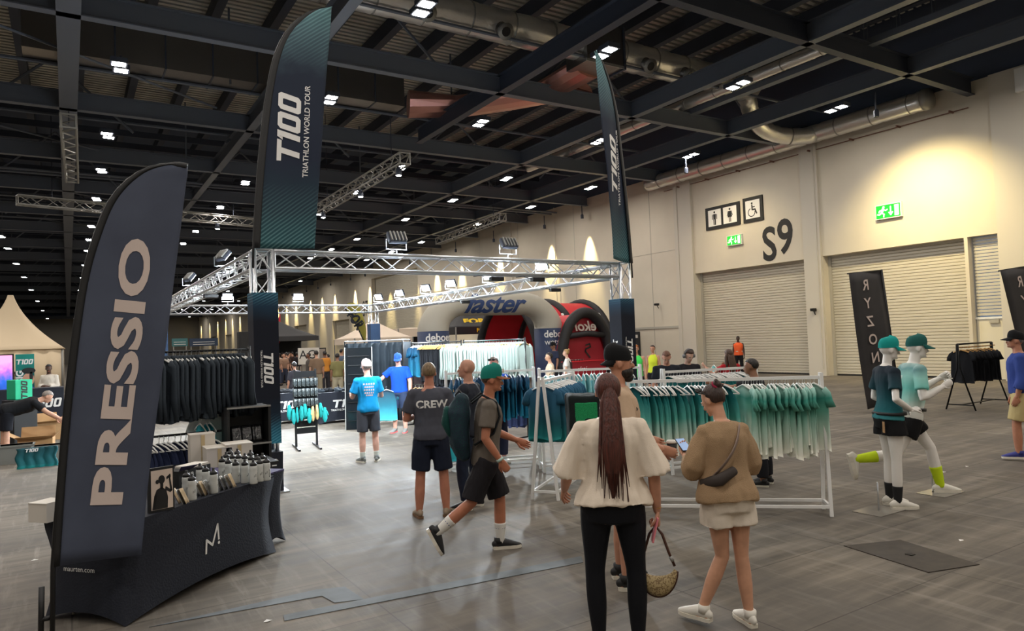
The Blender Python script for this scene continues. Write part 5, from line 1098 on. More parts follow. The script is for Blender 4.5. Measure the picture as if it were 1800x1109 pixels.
for i, (px, py, m_) in enumerate(((318, 884, kraft), (325, 886, silver), (331, 884, kraft), (350, 873, silver), (357, 872, silver), (364, 870, kraft), (372, 868, silver), (391, 862, silver), (399, 860, silver), (407, 858, silver), (414, 856, kraft))):
    p = G(px, py, TH+.003); t = thing('sachet', '%s drink sachet leaning on the near table, %s from the left' % ('beige' if m_ is kraft else 'silver foil', nth(i)), 'sachet', p, TR+rad(20), 'beige drink sachets' if m_ is kraft else 'silver drink sachets')
    B().sheet(lambda u, v_: V((-.03+.06*u-.05*v_, .035*v_+.01*sin(u*pi), .13*v_)), 4, 4, .006).ob('pouch', m_, t, True)
p = G(66, 919, TH+.003); t = thing('small_carton', 'small beige carton on the left end of the near table behind the slate flag', 'box', (p.x+.02, p.y-.02, p.z), TR+rad(90)); B().box(-.06, .12, -.18, .0, 0, .14).ob('carton_body', M['wbox'], t); B().box(-.06, .12, -.184, .004, .14, .146).ob('lid', M['wbox'], t)
# ============================================================ garments and racks
def hanger(mat, w_=.2, wood=False):
    b = B(); b.tube([(0, 0, 0), (.012, 0, .012), (.0, 0, .026), (-.014, 0, .012), (0, 0, -.02), (0, 0, -.05)], .003, 5); h_ = b.mesh('hook', M['alu'])
    b = B(); b.tube([(-w_, 0, -.135), (-w_*.6, 0, -.09), (0, 0, -.048), (w_*.6, 0, -.09), (w_, 0, -.135)], [(.011, .006)]*5, 8, side=(0, 0, 1)); 
    if not wood: b.tube([(-w_*.95, 0, -.137), (w_*.95, 0, -.137)], .005, 5)
    return b.mesh('hanger', mat, True), h_
def garment(kind, seed, wd=.21, ln=.68):
    rnd = random.Random(seed); b = B(); sd = V((seed*3.3, 0, 0)); nu, nv = 14, 14
    def w_of(v_):
        if kind == 'singlet': return wd*(.42+.5*min(1, v_*5)**.7) if v_ < .25 else wd*(.9+.22*v_)
        if kind == 'trouser': return wd*(.72-.1*v_)
        return wd*(1.0+.12*v_)
    def body(u, v_):
        a = u*2*pi; k = w_of(v_); th = .014+.014*min(1, v_*3); f_ = .02*v_*sin(a*4+seed*2.+v_*2)+.012*noise.noise(V((cos(a)*3, v_*3, 0))+sd)
        zt = -.055-abs(cos(a))**1.3*.085*(k/wd)*(1 if v_ < .9 else 1)*(1-v_)
        return V((k*cos(a)*(1+.04*f_*20*v_), (th+f_)*sin(a)+f_*.6, zt-ln*v_+.01*sin(a*3+seed)*v_))
    v = [body(i/24, j/nv) for j in range(nv+1) for i in range(24)]
    b.add(v, [(j*24+i, j*24+(i+1) % 24, (j+1)*24+(i+1) % 24, (j+1)*24+i) for j in range(nv) for i in range(24)]+[tuple(range(24)), tuple(nv*24+i for i in range(24))[::-1]])
    if kind in ('tee', 'jacket'):
        L_ = .13 if kind == 'tee' else .6
        for sx in (-1, 1):
            o_ = .03*rnd.random(); b.tube([(sx*wd*.72, 0, -.11), (sx*wd*1.02, 0, -.16), (sx*(wd*1.08+o_*(kind == 'tee')), .01+o_*.6, -.15-L_*.6), (sx*(wd*(1.12 if kind == 'tee' else 1.1)+o_), .015-o_, -.15-L_-o_)], [(.042, .014), (.046, .016), (.05, .022), (.062 if kind == 'tee' else .04, .018)], 12, side=(1, 0, 0))
        if kind == 'jacket': b.tube([(0, .0, -.03), (0, 0, -.09)], [(.06, .03), (.08, .03)], 12, side=(1, 0, 0))
    if kind == 'hood':
        pass
    return b.mesh('garment', None, True)
def hung(name, lb, cat, group, kind, mat, hmat, n, p0, p1, z, yaw=0., jit=8., gaps=(), wd=.21, ln=.68, wood=False, seeds=3, start=0., skip=None, side='left', tag_=False, scale_j=.06):
    """n garments spread along a rail from p0 to p1, each an Empty with garment and hanger"""
    p0, p1 = V((*p0[:2], z)), V((*p1[:2], z)); d_ = p1-p0; rz = math.atan2(d_.y, d_.x)+pi/2
    ms = []
    for k in range(seeds):
        m_ = garment(kind, k+n*7+len(name), wd, ln); m_.materials.append(mat); ms.append(m_)
    hm, hk = hanger(hmat, wd*.98, wood); rnd = random.Random(n+int(z*10)); out = []
    for i in range(n):
        f_ = (i+.5)/n
        if any(a < f_ < c_ for a, c_ in gaps): continue
        f_ += rnd.uniform(-.22, .22)/n; p = p0.lerp(p1, f_)
        t = thing(name, '%s, %s from the %s' % (lb, nth(len(out)), side), cat, p, rz+rad(yaw+rnd.uniform(-jit, jit)), group)
        o = put('garment', ms[i % seeds], t); o.scale = (1+rnd.uniform(-scale_j, scale_j),)*3
        put('hanger', hm, t); put('hook', hk, t); out.append(t)
        if tag_ and i % 3 == 0: B().box(-.02, .02, -.045, -.043, -.4, -.3).ob('swing_tag', M['card'], t)
    return out
def white_rack(lb, p0, p1, z, mat=None, lean_=.17, name='clothes_rack', bars=True):
    p0, p1 = V((*p0[:2], 0)), V((*p1[:2], 0)); d_ = (p1-p0); L_ = d_.length; t = thing(name, lb, 'clothes rack', p0, math.atan2(d_.y, d_.x)); m_ = mat or M['white']
    for x in (0, L_):
        for sy in (-1, 1): B().bar((x, sy*lean_, 0), (x, sy*.022, z+.05), .035, .035).ob('leg', m_, t)
        B().bar((x, -lean_*.93, .1), (x, lean_*.93, .1), .025, .03).ob('foot_bar', m_, t)
    B().bar((0, 0, z), (L_, 0, z), .03, .035).ob('top_rail', m_, t)
    if bars:
        for sy in (-1, 1): B().bar((0, sy*lean_*.93, .1), (L_, sy*lean_*.93, .1), .025, .03).ob('lower_rail', m_, t)
    return t
om1 = grad('ombre_singlet', [(0, (236, 234, 222)), (.22, (206, 224, 212)), (.55, (84, 166, 156)), (.85, (24, 110, 110)), (1, (18, 84, 92))], 'Z', -.75, -.1, nz=.12)
om2 = grad('ombre_tee', [(0, (236, 236, 224)), (.3, (190, 214, 200)), (.6, (110, 176, 158)), (.8, (56, 140, 126)), (1, (170, 206, 196))], 'Z', -.75, -.06, nz=.1)
om3 = grad('deep_teal_tee', [(0, (30, 130, 130)), (.35, (26, 84, 96)), (.7, (34, 84, 110)), (1, (46, 92, 122))], 'Z', -.75, -.08, nz=.15)
om4 = W('pale_mint', (146, 160, 154), bump=.1); blu = grad('blue_fade', [(0, (30, 120, 150)), (1, (24, 62, 96))], 'Z', -.75, -.05); blk_g = W('black_garment', (30, 32, 37)); nvy = W('navy_garment', (34, 42, 70)); char = W('charcoal_jacket', (52, 60, 68)); cyan = W('cyan_garment', (60, 190, 206)); whg = W('white_garment', (226, 224, 216))
rp0, rp1 = (5.42, 6.13), (6.95, 4.72); lr = lambda f_: (rp0[0]+(rp1[0]-rp0[0])*f_, rp0[1]+(rp1[1]-rp0[1])*f_)
white_rack('white tubular clothes rack nearest the camera, right of the beige-jumper woman', rp0, rp1, 1.47)
hung('ombre_singlet', 'ombre singlet on the nearest white rack', 'singlet', 'ombre singlets on the nearest white rack', 'singlet', om1, M['wplast'], 26, lr(.02), lr(.52), 1.455, 28, 13, gaps=((.5, .56),), ln=.72, seeds=6)
hung('ombre_tshirt', 'mint-sleeved ombre T-shirt on the nearest white rack', 'T-shirt', 'ombre T-shirts on the nearest white rack', 'tee', om2, M['wplast'], 26, lr(.6), lr(.97), 1.455, 20, 20, gaps=((.3, .34), (.66, .7)), wd=.17, ln=.72, seeds=8, scale_j=.1)
r2a, r2b = (7.27, 7.47), (8.8, 7.43-.35)
white_rack('second white clothes rack standing behind the nearest one', r2a, r2b, 1.45)
hung('ombre_singlet', 'ombre singlet on the second white rack', 'singlet', 'ombre singlets on the second white rack', 'singlet', om1, M['wplast'], 26, (7.33, 7.45), (8.6, 7.16), 1.435, 30, 10)
ra, rb = (4.98, 7.25), (6.1, 8.1)
white_rack('white clothes rack with deep teal T-shirts left of the cream-top woman', ra, rb, 1.47)
hung('teal_tshirt', 'deep teal T-shirt left of the cream-top woman', 'T-shirt', 'deep teal T-shirts', 'tee', om3, M['wplast'], 18, (5.03, 7.29), (6.0, 8.03), 1.455, 0, 8)
rc, rd_ = (6.05, 8.85), (7.5, 8.2)
white_rack('white clothes rack with cyan garments below the blonde bun woman', rc, rd_, 1.5)
hung('cyan_shirt', 'pale cyan top below the blonde bun woman', 'top', 'pale cyan tops', 'singlet', W('pale_cyan', (150, 208, 214)), M['wplast'], 22, (6.12, 8.82), (7.4, 8.25), 1.485, 0, 8)
re, rf_ = (5.02, 9.95), (6.35, 9.45)
white_rack('white clothes rack with blue tops behind the bald man', re, rf_, 1.5)
hung('blue_shirt', 'blue fading top behind the bald man', 'top', 'blue tops behind the bald man', 'tee', blu, M['wplast'], 18, (5.08, 9.93), (6.28, 9.48), 1.485, 0, 8)
hung('cyan_singlet', 'bright cyan singlet behind the CREW man', 'singlet', 'bright cyan singlets', 'singlet', cyan, M['wplast'], 3, (5.0, 9.75), (5.25, 9.85), .9, 0, 8)
# double-height black rail in the middle
def black_rail(lb, p0, p1, z, z2=None, w_=.5):
    p0, p1 = V((*p0[:2], 0)), V((*p1[:2], 0)); d_ = p1-p0; L_ = d_.length; t = thing('clothes_rail', lb, 'clothes rack', p0, math.atan2(d_.y, d_.x))
    for x in (0, L_):
        B().tube([(x, 0, .09), (x, 0, z+.04)], .016, 8).ob('upright', M['blackm'], t, True); B().tube([(x, -w_/2, .09), (x, w_/2, .09)], .016, 8).ob('foot_bar', M['blackm'], t, True)
        for sy in (-1, 1): o = B().tube([(x, sy*w_/2, .09), (x, sy*w_/2, .05)], .01, 6).ob('caster', M['blackm'], t); B().tube([(x-.012, sy*w_/2, .03), (x+.012, sy*w_/2, .03)], .029, 10).ob('wheel', M['black'], o)
    B().tube([(0, 0, z), (L_, 0, z)], .014, 8).ob('top_rail', M['blackm'], t, True)
    if z2: B().tube([(0, 0, z2), (L_, 0, z2)], .014, 8).ob('lower_rail', M['blackm'], t, True)
    return t
pc = [(7.62, 11.6), (7.25, 13.45), (6.9, 15.4)]
black_rail('tall black double rail of pale mint tops, right part of the long middle rail', pc[0], pc[1], 2.0, 1.02); black_rail('tall black double rail of dark and blue garments, left part of the long middle rail', (pc[1][0]-.02, pc[1][1]+.08), pc[2], 2.0, 1.02)
hung('mint_shirt', 'pale mint long top on the middle rail', 'top', 'pale mint tops on the middle rail', 'jacket', om4, M['wood'], 26, pc[0], pc[1], 1.985, 0, 6, wd=.2, ln=.72, wood=True)
hung('navy_trouser', 'navy trousers on the lower bar of the middle rail', 'trousers', 'navy trousers on the lower bar', 'trouser', nvy, M['wood'], 16, pc[0], pc[1], 1.0, 0, 6, wd=.2, ln=.66, wood=True, tag_=True)
q_ = lambda f_: (pc[1][0]+(pc[2][0]-pc[1][0])*f_, pc[1][1]+.08+(pc[2][1]-pc[1][1]-.08)*f_)
hung('pale_shirt', 'pale top mid-way along the long rail', 'top', 'pale tops mid-rail', 'jacket', om4, M['wood'], 8, q_(0), q_(.3), 1.985, 0, 6, wd=.19, wood=True)
hung('black_trousers', 'black running tights on the long rail', 'tights', 'black tights on the middle rail', 'trouser', blk_g, M['wood'], 14, q_(.3), q_(.75), 1.985, 0, 6, wd=.2, ln=.85, wood=True)
hung('blue_shirt', 'blue top near the left end of the long rail', 'top', 'blue tops on the long rail', 'tee', blu, M['wplast'], 6, q_(.78), q_(.97), 1.985, 0, 6, wd=.17)
hung('grey_garment', 'slate grey garment on the lower bar of the long rail', 'top', 'slate garments on the lower bar', 'tee', char, M['wood'], 14, q_(0), q_(.97), 1.0, 0, 6, wd=.19, ln=.6, wood=True)
# left gondola of dark jackets
ja, jb = PY(232, 620, 9.2), PY(438, 614, 9.2)
black_rail('black two-tier rail of dark jackets behind the near table', ja, jb, 2.0, 1.02, .56)
hung('dark_jacket', 'charcoal jacket behind the near table', 'jacket', 'charcoal jackets on the left rail', 'jacket', char, M['wplast'], 27, (ja.x+.05, ja.y), (jb.x-.08, jb.y), 1.985, 26, 13, wd=.19, ln=.72, seeds=6)
je = ja.lerp(jb, .74)
hung('navy_vest', 'navy vest on the lower bar behind the table', 'vest', 'navy vests on the lower bar', 'singlet', nvy, M['wplast'], 14, (ja.x+.05, ja.y-.1), (je.x-.12, je.y-.1), 1.0, 30, 10, wd=.19, ln=.6)
hung('cyan_shirt', 'bright cyan top among the navy vests', 'top', 'bright cyan tops at left', 'singlet', cyan, M['wplast'], 3, (je.x-.25, je.y+.1), (je.x-.1, je.y+.1), 1.16, 10, 10, wd=.18)
hung('white_shirt', 'white top behind the navy vests', 'top', 'white tops at left', 'tee', whg, M['wplast'], 5, (je.x-.12, je.y+.25), (je.x+.12, je.y+.25), 1.28, 70, 10, wd=.18)
# shelf unit beside the jackets, cartons below
sx0 = PY(394, 700, 8.95).x
t = thing('shelf_unit', 'black open shelf unit with pale edges between the jackets and the printed column', 'shelf', (sx0, 8.8, 0))
B().box(0, .03, 0, .36, 0, 1.32).ob('side_panel', M['ink'], t); B().box(.47, .5, 0, .36, 0, 1.32).ob('side_panel', M['ink'], t); B().box(.03, .47, .34, .36, 0, 1.32).ob('back_panel', M['ink'], t)
for z in (.1, .46, .86, 1.3): o = B().box(0.001, .499, -.005, .35, z, z+.02).ob('shelf', M['ink'], t); B().box(0, .5, -.012, -.005, z, z+.02).ob('edge_strip', M['lsteel'], o)
for i, (x, z) in enumerate(((.08, .88), (.2, .88), (.32, .88))):
    t = thing('foil_pouch', 'black glossy pouch with white mark on the upper shelf, %s of three' % ('left', 'middle', 'right')[i], 'pouch', (sx0+x, 8.9, z+.002)); b = B(); b.sheet(lambda u, v_: V((.1*u, .04*sin(pi*u)*.4+.08*v_, .2*v_)), 5, 5, .03); b.ob('pouch_body', mk('gloss_black', (20, 20, 22), .2, bump=.5, scale=20), t, True); b = B(); mm(b, lambda x_, y_: V((.05+x_*.03, .02, .07+y_*.03))); b.ob('emblem', M['print_w'], t)
t = thing('carton', 'black carton on the lower shelf of the black shelf unit', 'box', (sx0+.06, 8.9, .483)); B().box(0, .36, 0, .24, 0, .2).ob('carton_body', M['ink'], t); B().box(-.003, .363, -.003, .243, .2, .206).ob('lid', M['lsteel'], t)
bz = PY(375, 820, 8.35).z-.006
for i, (px, py, w_, h_, lb) in enumerate(((364, 800, .26, .33, 'tall beige carton left of the pair below the shelf unit'), (385, 820, .26, .2, 'beige carton in the middle of the three below the shelf unit'), (420, 818, .28, .22, 'beige carton nearest the printed column'))):
    p = PY(px, py, 8.35); t = thing('carton', lb, 'box', (p.x-w_/2, 8.62 if i == 0 else 8.3, bz+.001), 0); B().box(0, w_, 0, .3 if i else .2, 0, h_).ob('carton_body', M['wbox'], t); B().box(-.004, w_+.004, -.004, .304 if i else .204, h_, h_+.012).ob('lid', M['wbox'], t)
    B().box(w_/2-.02, w_/2+.02, -.006, -.004, 0, h_).ob('tape', mk('parcel_tape', (190, 170, 130), .4), t)
pz = PY(352, 820, 8.35)
t = thing('trestle', 'low dark stock bench under the beige cartons behind the near table', 'bench', (PY(318, 815, 8.3).x, 8.25, 0))
B().box(0, 1.0, 0, .6, bz-.03, bz).ob('bench_top', M['ink'], t)
for x in (.03, .92):
    for y in (.03, .56): B().tube([(x, y, 0), (x, y, bz-.03)], .018, 8).ob('leg', M['blackm'], t)
# ============================================================ round the stand
def PYg(px, py, y, z=0.): p = PY(px, py, y); return V((p.x, y, z))
# far truss-side tables with the tour cloth
for i, (xa, xb, yy, lb) in enumerate(((462, 536, 18.9, 'dark cloth tour table behind the accessory display'), (561, 641, 18.0, 'dark cloth tour table left of the leaning board'))):
    a, c_ = PYg(xa, 740, yy), PYg(xb, 740, yy); L_ = c_.x-a.x; t = table('table', lb, a, (1, 0), L_, .7, .8, M['navy'])
    b = B(); tour_logo(b, lambda x, y: V((L_*.62+x, -.01, .5+y)), .2, False, 1.5); lettering(b, 'TRIATHLON WORLD TOUR', lambda x, y: V((L_*.62+x, -.01, .34+y)), .07, bold=.02); b.ob('lettering', M['print_w'], t)
    rnd = random.Random(i+4)
    for k in range(7):
        o = thing('folded_shirt', '%s folded top on the %s, %s from the left' % ('black' if k % 3 else 'grey', 'right-hand tour table' if i else 'left-hand tour table', nth(k)), 'folded clothes', (a.x+.15+k*(L_-.3)/6.5, yy+.25+rnd.uniform(-.1, .15), .803), rnd.uniform(0, 3), 'folded tops on the tour tables')
        q = B(); q.ell((0, 0, .03), (.14, .1, .035), 10, 6); q.ell((.05, .03, .07), (.09, .07, .03), 10, 6); put('cloth_heap', fuse(q, .02, .02, 14, blk_g if k % 3 else char), o)
p = PYg(478, 690, 18.9, .805); t = thing('cap_stand', 'turquoise cap on a small stand at the left end of the far tour table', 'cap', p); q = B(); q.ell((0, 0, .2), (.13, .13, .1), 14, 8); q.ob('crown', W('turq_cap', 0), t, True); B().sheet(lambda u, v_: V((-.12+.24*u, -.1-.12*v_*sin(pi*u), .17-.02*v_)), 8, 3, .006).ob('brim', W('turq_cap', 0), t, True); B().tube([(0, 0, 0), (0, 0, .15)], .02, 8).ob('post', M['black'], t)
# accessory display: slatted stand with bagged goods and turquoise mitts
d0, d1 = G(512, 779), G(540, 783); t = thing('accessory_display', 'free-standing black slatted display with bagged accessories and turquoise mitts', 'display stand', (4.0, 14.15, 0), rad(-8))
for x in (-.2, .2):
    B().box(x-.02, x+.02, -.02, .02, .03, 1.56).ob('upright', M['blackm'], t); B().box(x-.02, x+.02, -.5, .5, 0, .035).ob('base_bar', M['blackm'], t)
for i in range(9): B().box(-.18, .18, -.012, .012, .28+i*.14, .4+i*.14).ob('slat', M['blackm'], t)
bag_m = mk('clear_bag', (60, 66, 68), .2, col2=(170, 180, 178), scale=30, thr=(.55, .7)); mitt = W('turq_mitt', (30, 146, 146), bump=.4, scale=30)
t['label'] = 'free-standing black slatted display hung with bagged accessories'
for r_ in range(3):
    for sy in (-1, 1):
        for k in range(6): g = thing('bagged_accessory', 'bagged dark accessory, %s %s of the slatted display, %s from the left' % ('front' if sy < 0 else 'back', ('top row', 'middle row', 'lower row')[r_], nth(k)), 'accessory', V((4.0, 14.15, 1.38-r_*.2))+Matrix.Rotation(rad(-8), 3, 'Z') @ V((-.2+k*.08, sy*.07, 0)), rad(-8), 'bagged accessories, %s' % ('top row', 'middle row', 'lower row')[r_]); B().sheet(lambda u, v_: V((-.035+.07*u, .012*sin(pi*u), -.16*v_)), 3, 3, .012).ob('bag', bag_m, g, True)
for k in range(10):
    x = -.34+k*.075; g = thing('mitt', '%s mitt hanging below the bags on the slatted display, %s from the left' % ('beige' if k in (6, 7) else 'turquoise', nth(k)), 'mitt', V((4.0, 14.1, .86))+Matrix.Rotation(rad(-8), 3, 'Z') @ V((x, -.08-.04*(k % 2), -.03*((k*7) % 4))), rad(k*37), 'turquoise mitts')
    q = B(); q.tube([(0, 0, 0), (0, 0, -.1), (0, 0, -.2), (0, 0, -.26)], [(.03, .02), (.045, .03), (.05, .035), (.025, .02)], 10, side=(1, 0, 0), rcap=True); q.tube([(.03, 0, -.06), (.06, 0, -.13)], [.02, .016], 7, rcap=True); q.ob('mitt_body', mitt if k not in (6, 7) else W('beige_mitt', (196, 170, 120)), g, True)
# changing booth with a dark curtain
bt = thing('changing_booth', 'curtained changing booth with a dark pleated curtain on a pale rail', 'changing booth', (6.05, 17.7, 0), math.atan2(-.75, 1.15)); L_ = 1.5
for x in (0, L_):
    for y in (0, 1.2): B().tube([(x, y, 0), (x, y, 2.1)], .02, 8).ob('post', M['blackm'], bt, True)
B().tube([(0, 0, 2.1), (L_, 0, 2.1), (L_, 1.2, 2.1), (0, 1.2, 2.1), (0, 0, 2.1)], .018, 8).ob('rail', M['alu'], bt, True)
curt = mk('dark_curtain', (34, 46, 56), .8, bump=.1, scale=20)
B().sheet(lambda u, v_: V((L_*u, .035*sin(u*52)+.015*sin(u*23+v_*2), .03+2.02*v_)), 130, 6, .004).ob('curtain', curt, bt, True)
B().sheet(lambda u, v_: V((L_+.035*sin(u*44), 1.2*u, .03+2.02*v_)), 80, 4, .004).ob('curtain', curt, bt, True)
for k in range(9): B().tube([(L_*(k+.5)/9, 0, 2.1+.02*cos(a*pi/4)) if False else (L_*(k+.5)/9, .022*cos(a*pi/4), 2.1+.022*sin(a*pi/4)) for a in range(9)], .005, 5).ob('curtain_ring', M['alu'], bt)
# leaning board of eyewear
lb_ = thing('leaning_board', 'tall glossy black eyewear board leaning back beside the blue T-shirt man', 'display board', (5.55, 16.3, 0), rad(-25)); Mx = Matrix.Rotation(rad(-7), 4, 'X')
B().box(0, .62, 0, .04, 0, 1.95, Mx).ob('board', mk('gloss_board', (22, 26, 30), .12), lb_); 
for sx in (-.02, .62): B().box(sx, sx+.02, -.01, .05, 0, 1.97, Mx).ob('frame_edge', M['lsteel'], lb_)
for k in range(8): B().box(.06, .56, -.03, -.001, .2+k*.22, .215+k*.22, Mx).ob('ledge', M['blackm'], lb_)
# gradient tee held up against the curtain, and the mint singlet
gt = garment('tee', 77); gt.materials.append(grad('sea_tee', [(0, (70, 176, 190)), (.5, (40, 110, 130)), (1, (34, 52, 70))], 'Z', -.75, -.06)); hm, hk = hanger(M['wplast']); t = thing('teal_tshirt', 'blue-to-teal ombre T-shirt hanging in front of the changing booth curtain', 'T-shirt', PY(679, 681, 14.9), rad(-20))
put('garment', gt, t); put('hanger', hm, t); put('hook', hk, t)
gs = garment('singlet', 31, .19, .55); gs.materials.append(W('mint_singlet', (130, 214, 210))); t = thing('mint_singlet', 'pale mint singlet on a white hanger held up by the long-haired woman', 'singlet', (HOLD.x, HOLD.y, HOLD.z+.03), rad(60)); put('garment', gs, t); put('hanger', hm, t); put('hook', hk, t)
# inflatable arch
AYY = 26.; grey = mk('grey_inflatable', (176, 172, 160), .6, bump=.15, scale=3); navb = mk('navy_inflatable', (36, 52, 86), .6)
al, ar = PY(735+27, 600, AYY).x, PY(992-27, 600, AYY).x; az = PY(862, 534, AYY).z; ra_ = .64
t = thing('inflatable_arch', 'big grey inflatable arch lettered faster with navy legs', 'inflatable arch', ((al+ar)/2, AYY, 0)); hw_ = (ar-al)/2
P = [V((-hw_, 0, 1.6+.1*i)) for i in range(max(1, int((az-1.1-1.6)*10)))]+arc((-hw_, 0, az-1.05), (-hw_+1.2, 0, az), (-hw_+.2, 0, az-.2), 14); P = P+[V((-hw_+1.2+(2*hw_-2.4)*i/10, 0, az)) for i in range(1, 10)]
P = P+[V((-q.x, 0, q.z)) for q in P[:len(P)-9][::-1]]
B().tube(P, [ra_ if q.z < az-1. else ra_+(.5-ra_)*min(1, (q.z-az+1.)/1.) for q in P], 24, side=(1, 0, 0), caps=False).ob('arch_tube', grey, t, True)
for sx in (-1, 1):
    lg = B().tube([(sx*hw_, 0, .0), (sx*hw_, 0, .1), (sx*hw_, 0, 2.45)], [ra_*.92, ra_*1.025, ra_*1.025], 22).ob('leg_sleeve', navb, t, True)
    b = B(); cy = lambda x, y: V((sx*hw_+ra_*1.05*sin(x/ra_), -ra_*1.05*cos(x/ra_), y)); lettering(b, 'deboer', lambda x, y: cy(x*.92, 2.2+y), .44, bold=.02, fine=12); lettering(b, 'wetsuits', lambda x, y: cy(x*.92, 1.84+y), .38, fine=12); b.ob('lettering', M['print_w'], lg)
b = B(); lettering(b, 'faster', lambda x, y: V((x-.1, -.51*math.sqrt(max(.02, 1-(y/.51)**2))-.012, az+y)), 1.1, fine=14, bold=.025, sx=1.2, shear=.35, space=.95); b.ob('lettering', mk('blue_print', (40, 64, 112), .6), t)
# red dome tent
red = mk('red_tent', (206, 28, 44), .55, bump=.1, scale=4); blk2 = mk('black_tube', (24, 24, 28), .6); redd = mk('deep_red', (150, 18, 38), .6)
def dome(name, lb, c_, L_, R_, rz, H_=3.3):
    t = thing(name, lb, 'tent', c_, rz)
    B().sheet(lambda u, v_: V((-L_/2+L_*v_, -R_*cos(pi*u), H_*sin(pi*u)**.8+.02)), 28, 10, .05).ob('dome_skin', red, t, True)
    for x in (-L_/2, 0, L_/2): B().tube([(x, -R_*1.02*cos(pi*u/24), H_*1.02*sin(pi*u/24)**.8+.02) for u in range(25)], .2, 12).ob('inflated_rib', blk2, t, True)
    return t
dc = PYg(955, 640, 29.5); D1 = dome('dome_tent', 'red inflatable dome tent with black ribs behind the grey arch', (dc.x+.3, 29.6, 0), 5.2, 2.3, rad(8), 3.75)
b = B()
for cx in (-1.3, 1.35): lettering(b, 'ekoi', fine=8, fn=lambda x, y: V((cx+x+y*.15, -2.43*cos(pi*(.24+y*.12)), 3.95*sin(pi*(.24+y*.12))**.8)), size=1.1, bold=.03, shear=.3, sx=1.05)
b.ob('lettering', M['print_w'], D1)
dc2 = PYg(1030, 640, 28.); D2 = thing('dome_tent', 'red and black arched tent entrance with reversed lettering right of the grey arch', 'tent', (PY(1030, 600, 24.9).x, 24.9, 0)); R_ = 1.42
B().tube([(-R_*cos(pi*u/28), 0, 3.1*sin(pi*u/28)**.75) for u in range(29)], .24, 12).ob('front_rib', blk2, D2, True); B().tube([(-R_*.86, -.05, 2.05), (0, -.1, 2.15), (R_*.86, -.05, 2.05)], .13, 10).ob('cross_rib', blk2, D2, True)
B().sheet(lambda u, v_: V((-R_*cos(pi*u), .06+1.8*v_, 3.05*sin(pi*u)**.75)), 24, 4, .04).ob('dome_skin', red, D2, True)
B().sheet(lambda u, v_: V((-R_*.92+R_*1.84*u, .12, .02+(2.95*max(.02, sin(pi*(.04+.92*u)))**.75)*v_)), 20, 6, .03).ob('back_panel', redd, D2)
b = B(); lettering(b, 'ekoi', lambda x, y: V((-x, .0, 2.5+y)), .62, bold=.02, sx=1.15, shear=.2); b.ob('lettering', M['print_t'], D2)
b = B(); stroke(b, [(-.1, .28), (.12, .34), (.16, .2), (-.1, .12), (-.14, .02), (.12, -.28)], .07, lambda x, y: V((.15+x, .08, 1.35+y))); b.ob('emblem', M['ink'], D2)
ct = thing('counter', 'red counter lettered ekoi with rows of sunglasses under the tent', 'counter', (PY(1000, 640, 23.9).x, 23.9, 0)); B().box(0, 1.9, 0, .5, 0, .95).ob('counter_body', redd, ct); B().box(-.02, 1.92, -.03, .53, .95, .98).ob('worktop', red, ct); b = B(); lettering(b, 'ekoi', lambda x, y: V((.7+x, -.006, .65+y)), .3, shear=.3); b.ob('lettering', M['print_w'], ct)
for k in range(12):
    g = thing('sunglasses', 'sunglasses on the red counter, %s row, %s from the left' % ('front' if k < 6 else 'back', nth(k % 6)), 'sunglasses', (ct.location.x+.12+(k % 6)*.14, 24.02+(k//6)*.2, .983+(k//6)*.08 if False else .983), 0, 'sunglasses on the red counter'); q = B()
    for sx in (-1, 1): q.ell((sx*.03, 0, .05), (.032, .01, .02), 8, 5)
    q.ob('lenses', M['black'], g, True); B().tube([(-.06, .06, .04), (-.06, 0, .06), (.06, 0, .06), (.06, .06, .04)], .004, 5).ob('frame', M['wplast'], g); B().tube([(0, .03, 0), (0, .0, .05)], .006, 5).ob('peg', M['ink'], g)
# gazebos
def gazebo(name, lb, c_, w_, he, hp_, mat, wall=None, text=None, tm=None, val=.3, rz=0.):
    t = thing(name, lb, 'gazebo', c_, rz); h = w_/2
    def fn(u, v_):
        a = 2*pi*u+pi/4; k = max(abs(cos(a)), abs(sin(a))); r_ = h*(1-v_)/k; return V((r_*cos(a), r_*sin(a), he+(hp_-he)*(v_**1.25)))
    B().sheet(fn, 32, 10, .02).ob('canopy', mat, t, True)
    for k, (x0, y0, x1, y1) in enumerate(((-h, -h, h, -h), (h, -h, h, h), (h, h, -h, h), (-h, h, -h, -h))): B().sheet(lambda u, v_: V((x0+(x1-x0)*u, y0+(y1-y0)*u, he-val*v_)), 6, 1, .01).ob('valance', mat, t)
    for x in (-1, 1):
        for y in (-1, 1): B().box(x*h-.03, x*h+.03, y*h-.03, y*h+.03, 0, he).ob('leg', M['lsteel'], t)
    if wall: B().box(-h, h, h-.02, h, 0, he).ob('back_wall', wall, t)
    if text: b = B(); lettering(b, text, lambda x, y: V((x, -h-.015, he-val/2+y)), val*.8, bold=.03); lettering(b, text, lambda x, y: V((x, -h*.72-.05+y*.9*.3, he+(hp_-he)*.2+y*.5)), .7, bold=.05); b.ob('lettering', tm, t)
    return t
c_ = PYg(825, 640, 34); gazebo('gazebo', 'black gazebo with yellow FORM lettering seen through the arch', (c_.x, 34, 0), 3.2, 2.75, 4.35, blk2, None, 'FORM', mk('yellow_print', (240, 206, 30), .6), .35)
c_ = PYg(490, 640, 50); gazebo('gazebo', 'dark grey gazebo at the far crowd behind the front left column', (c_.x, 50, 0), 4.4, 2.75, 3.9, mk('dark_canopy', (62, 62, 64), .8), mk('dark_wall', (36, 38, 42), .9))
c_ = PYg(657, 640, 36); crm = mk('cream_canopy', (222, 206, 188), .8); gazebo('gazebo', 'cream peaked gazebo behind the changing booth', (c_.x, 36, 0), 3.2, 2.35, 3.35, crm)
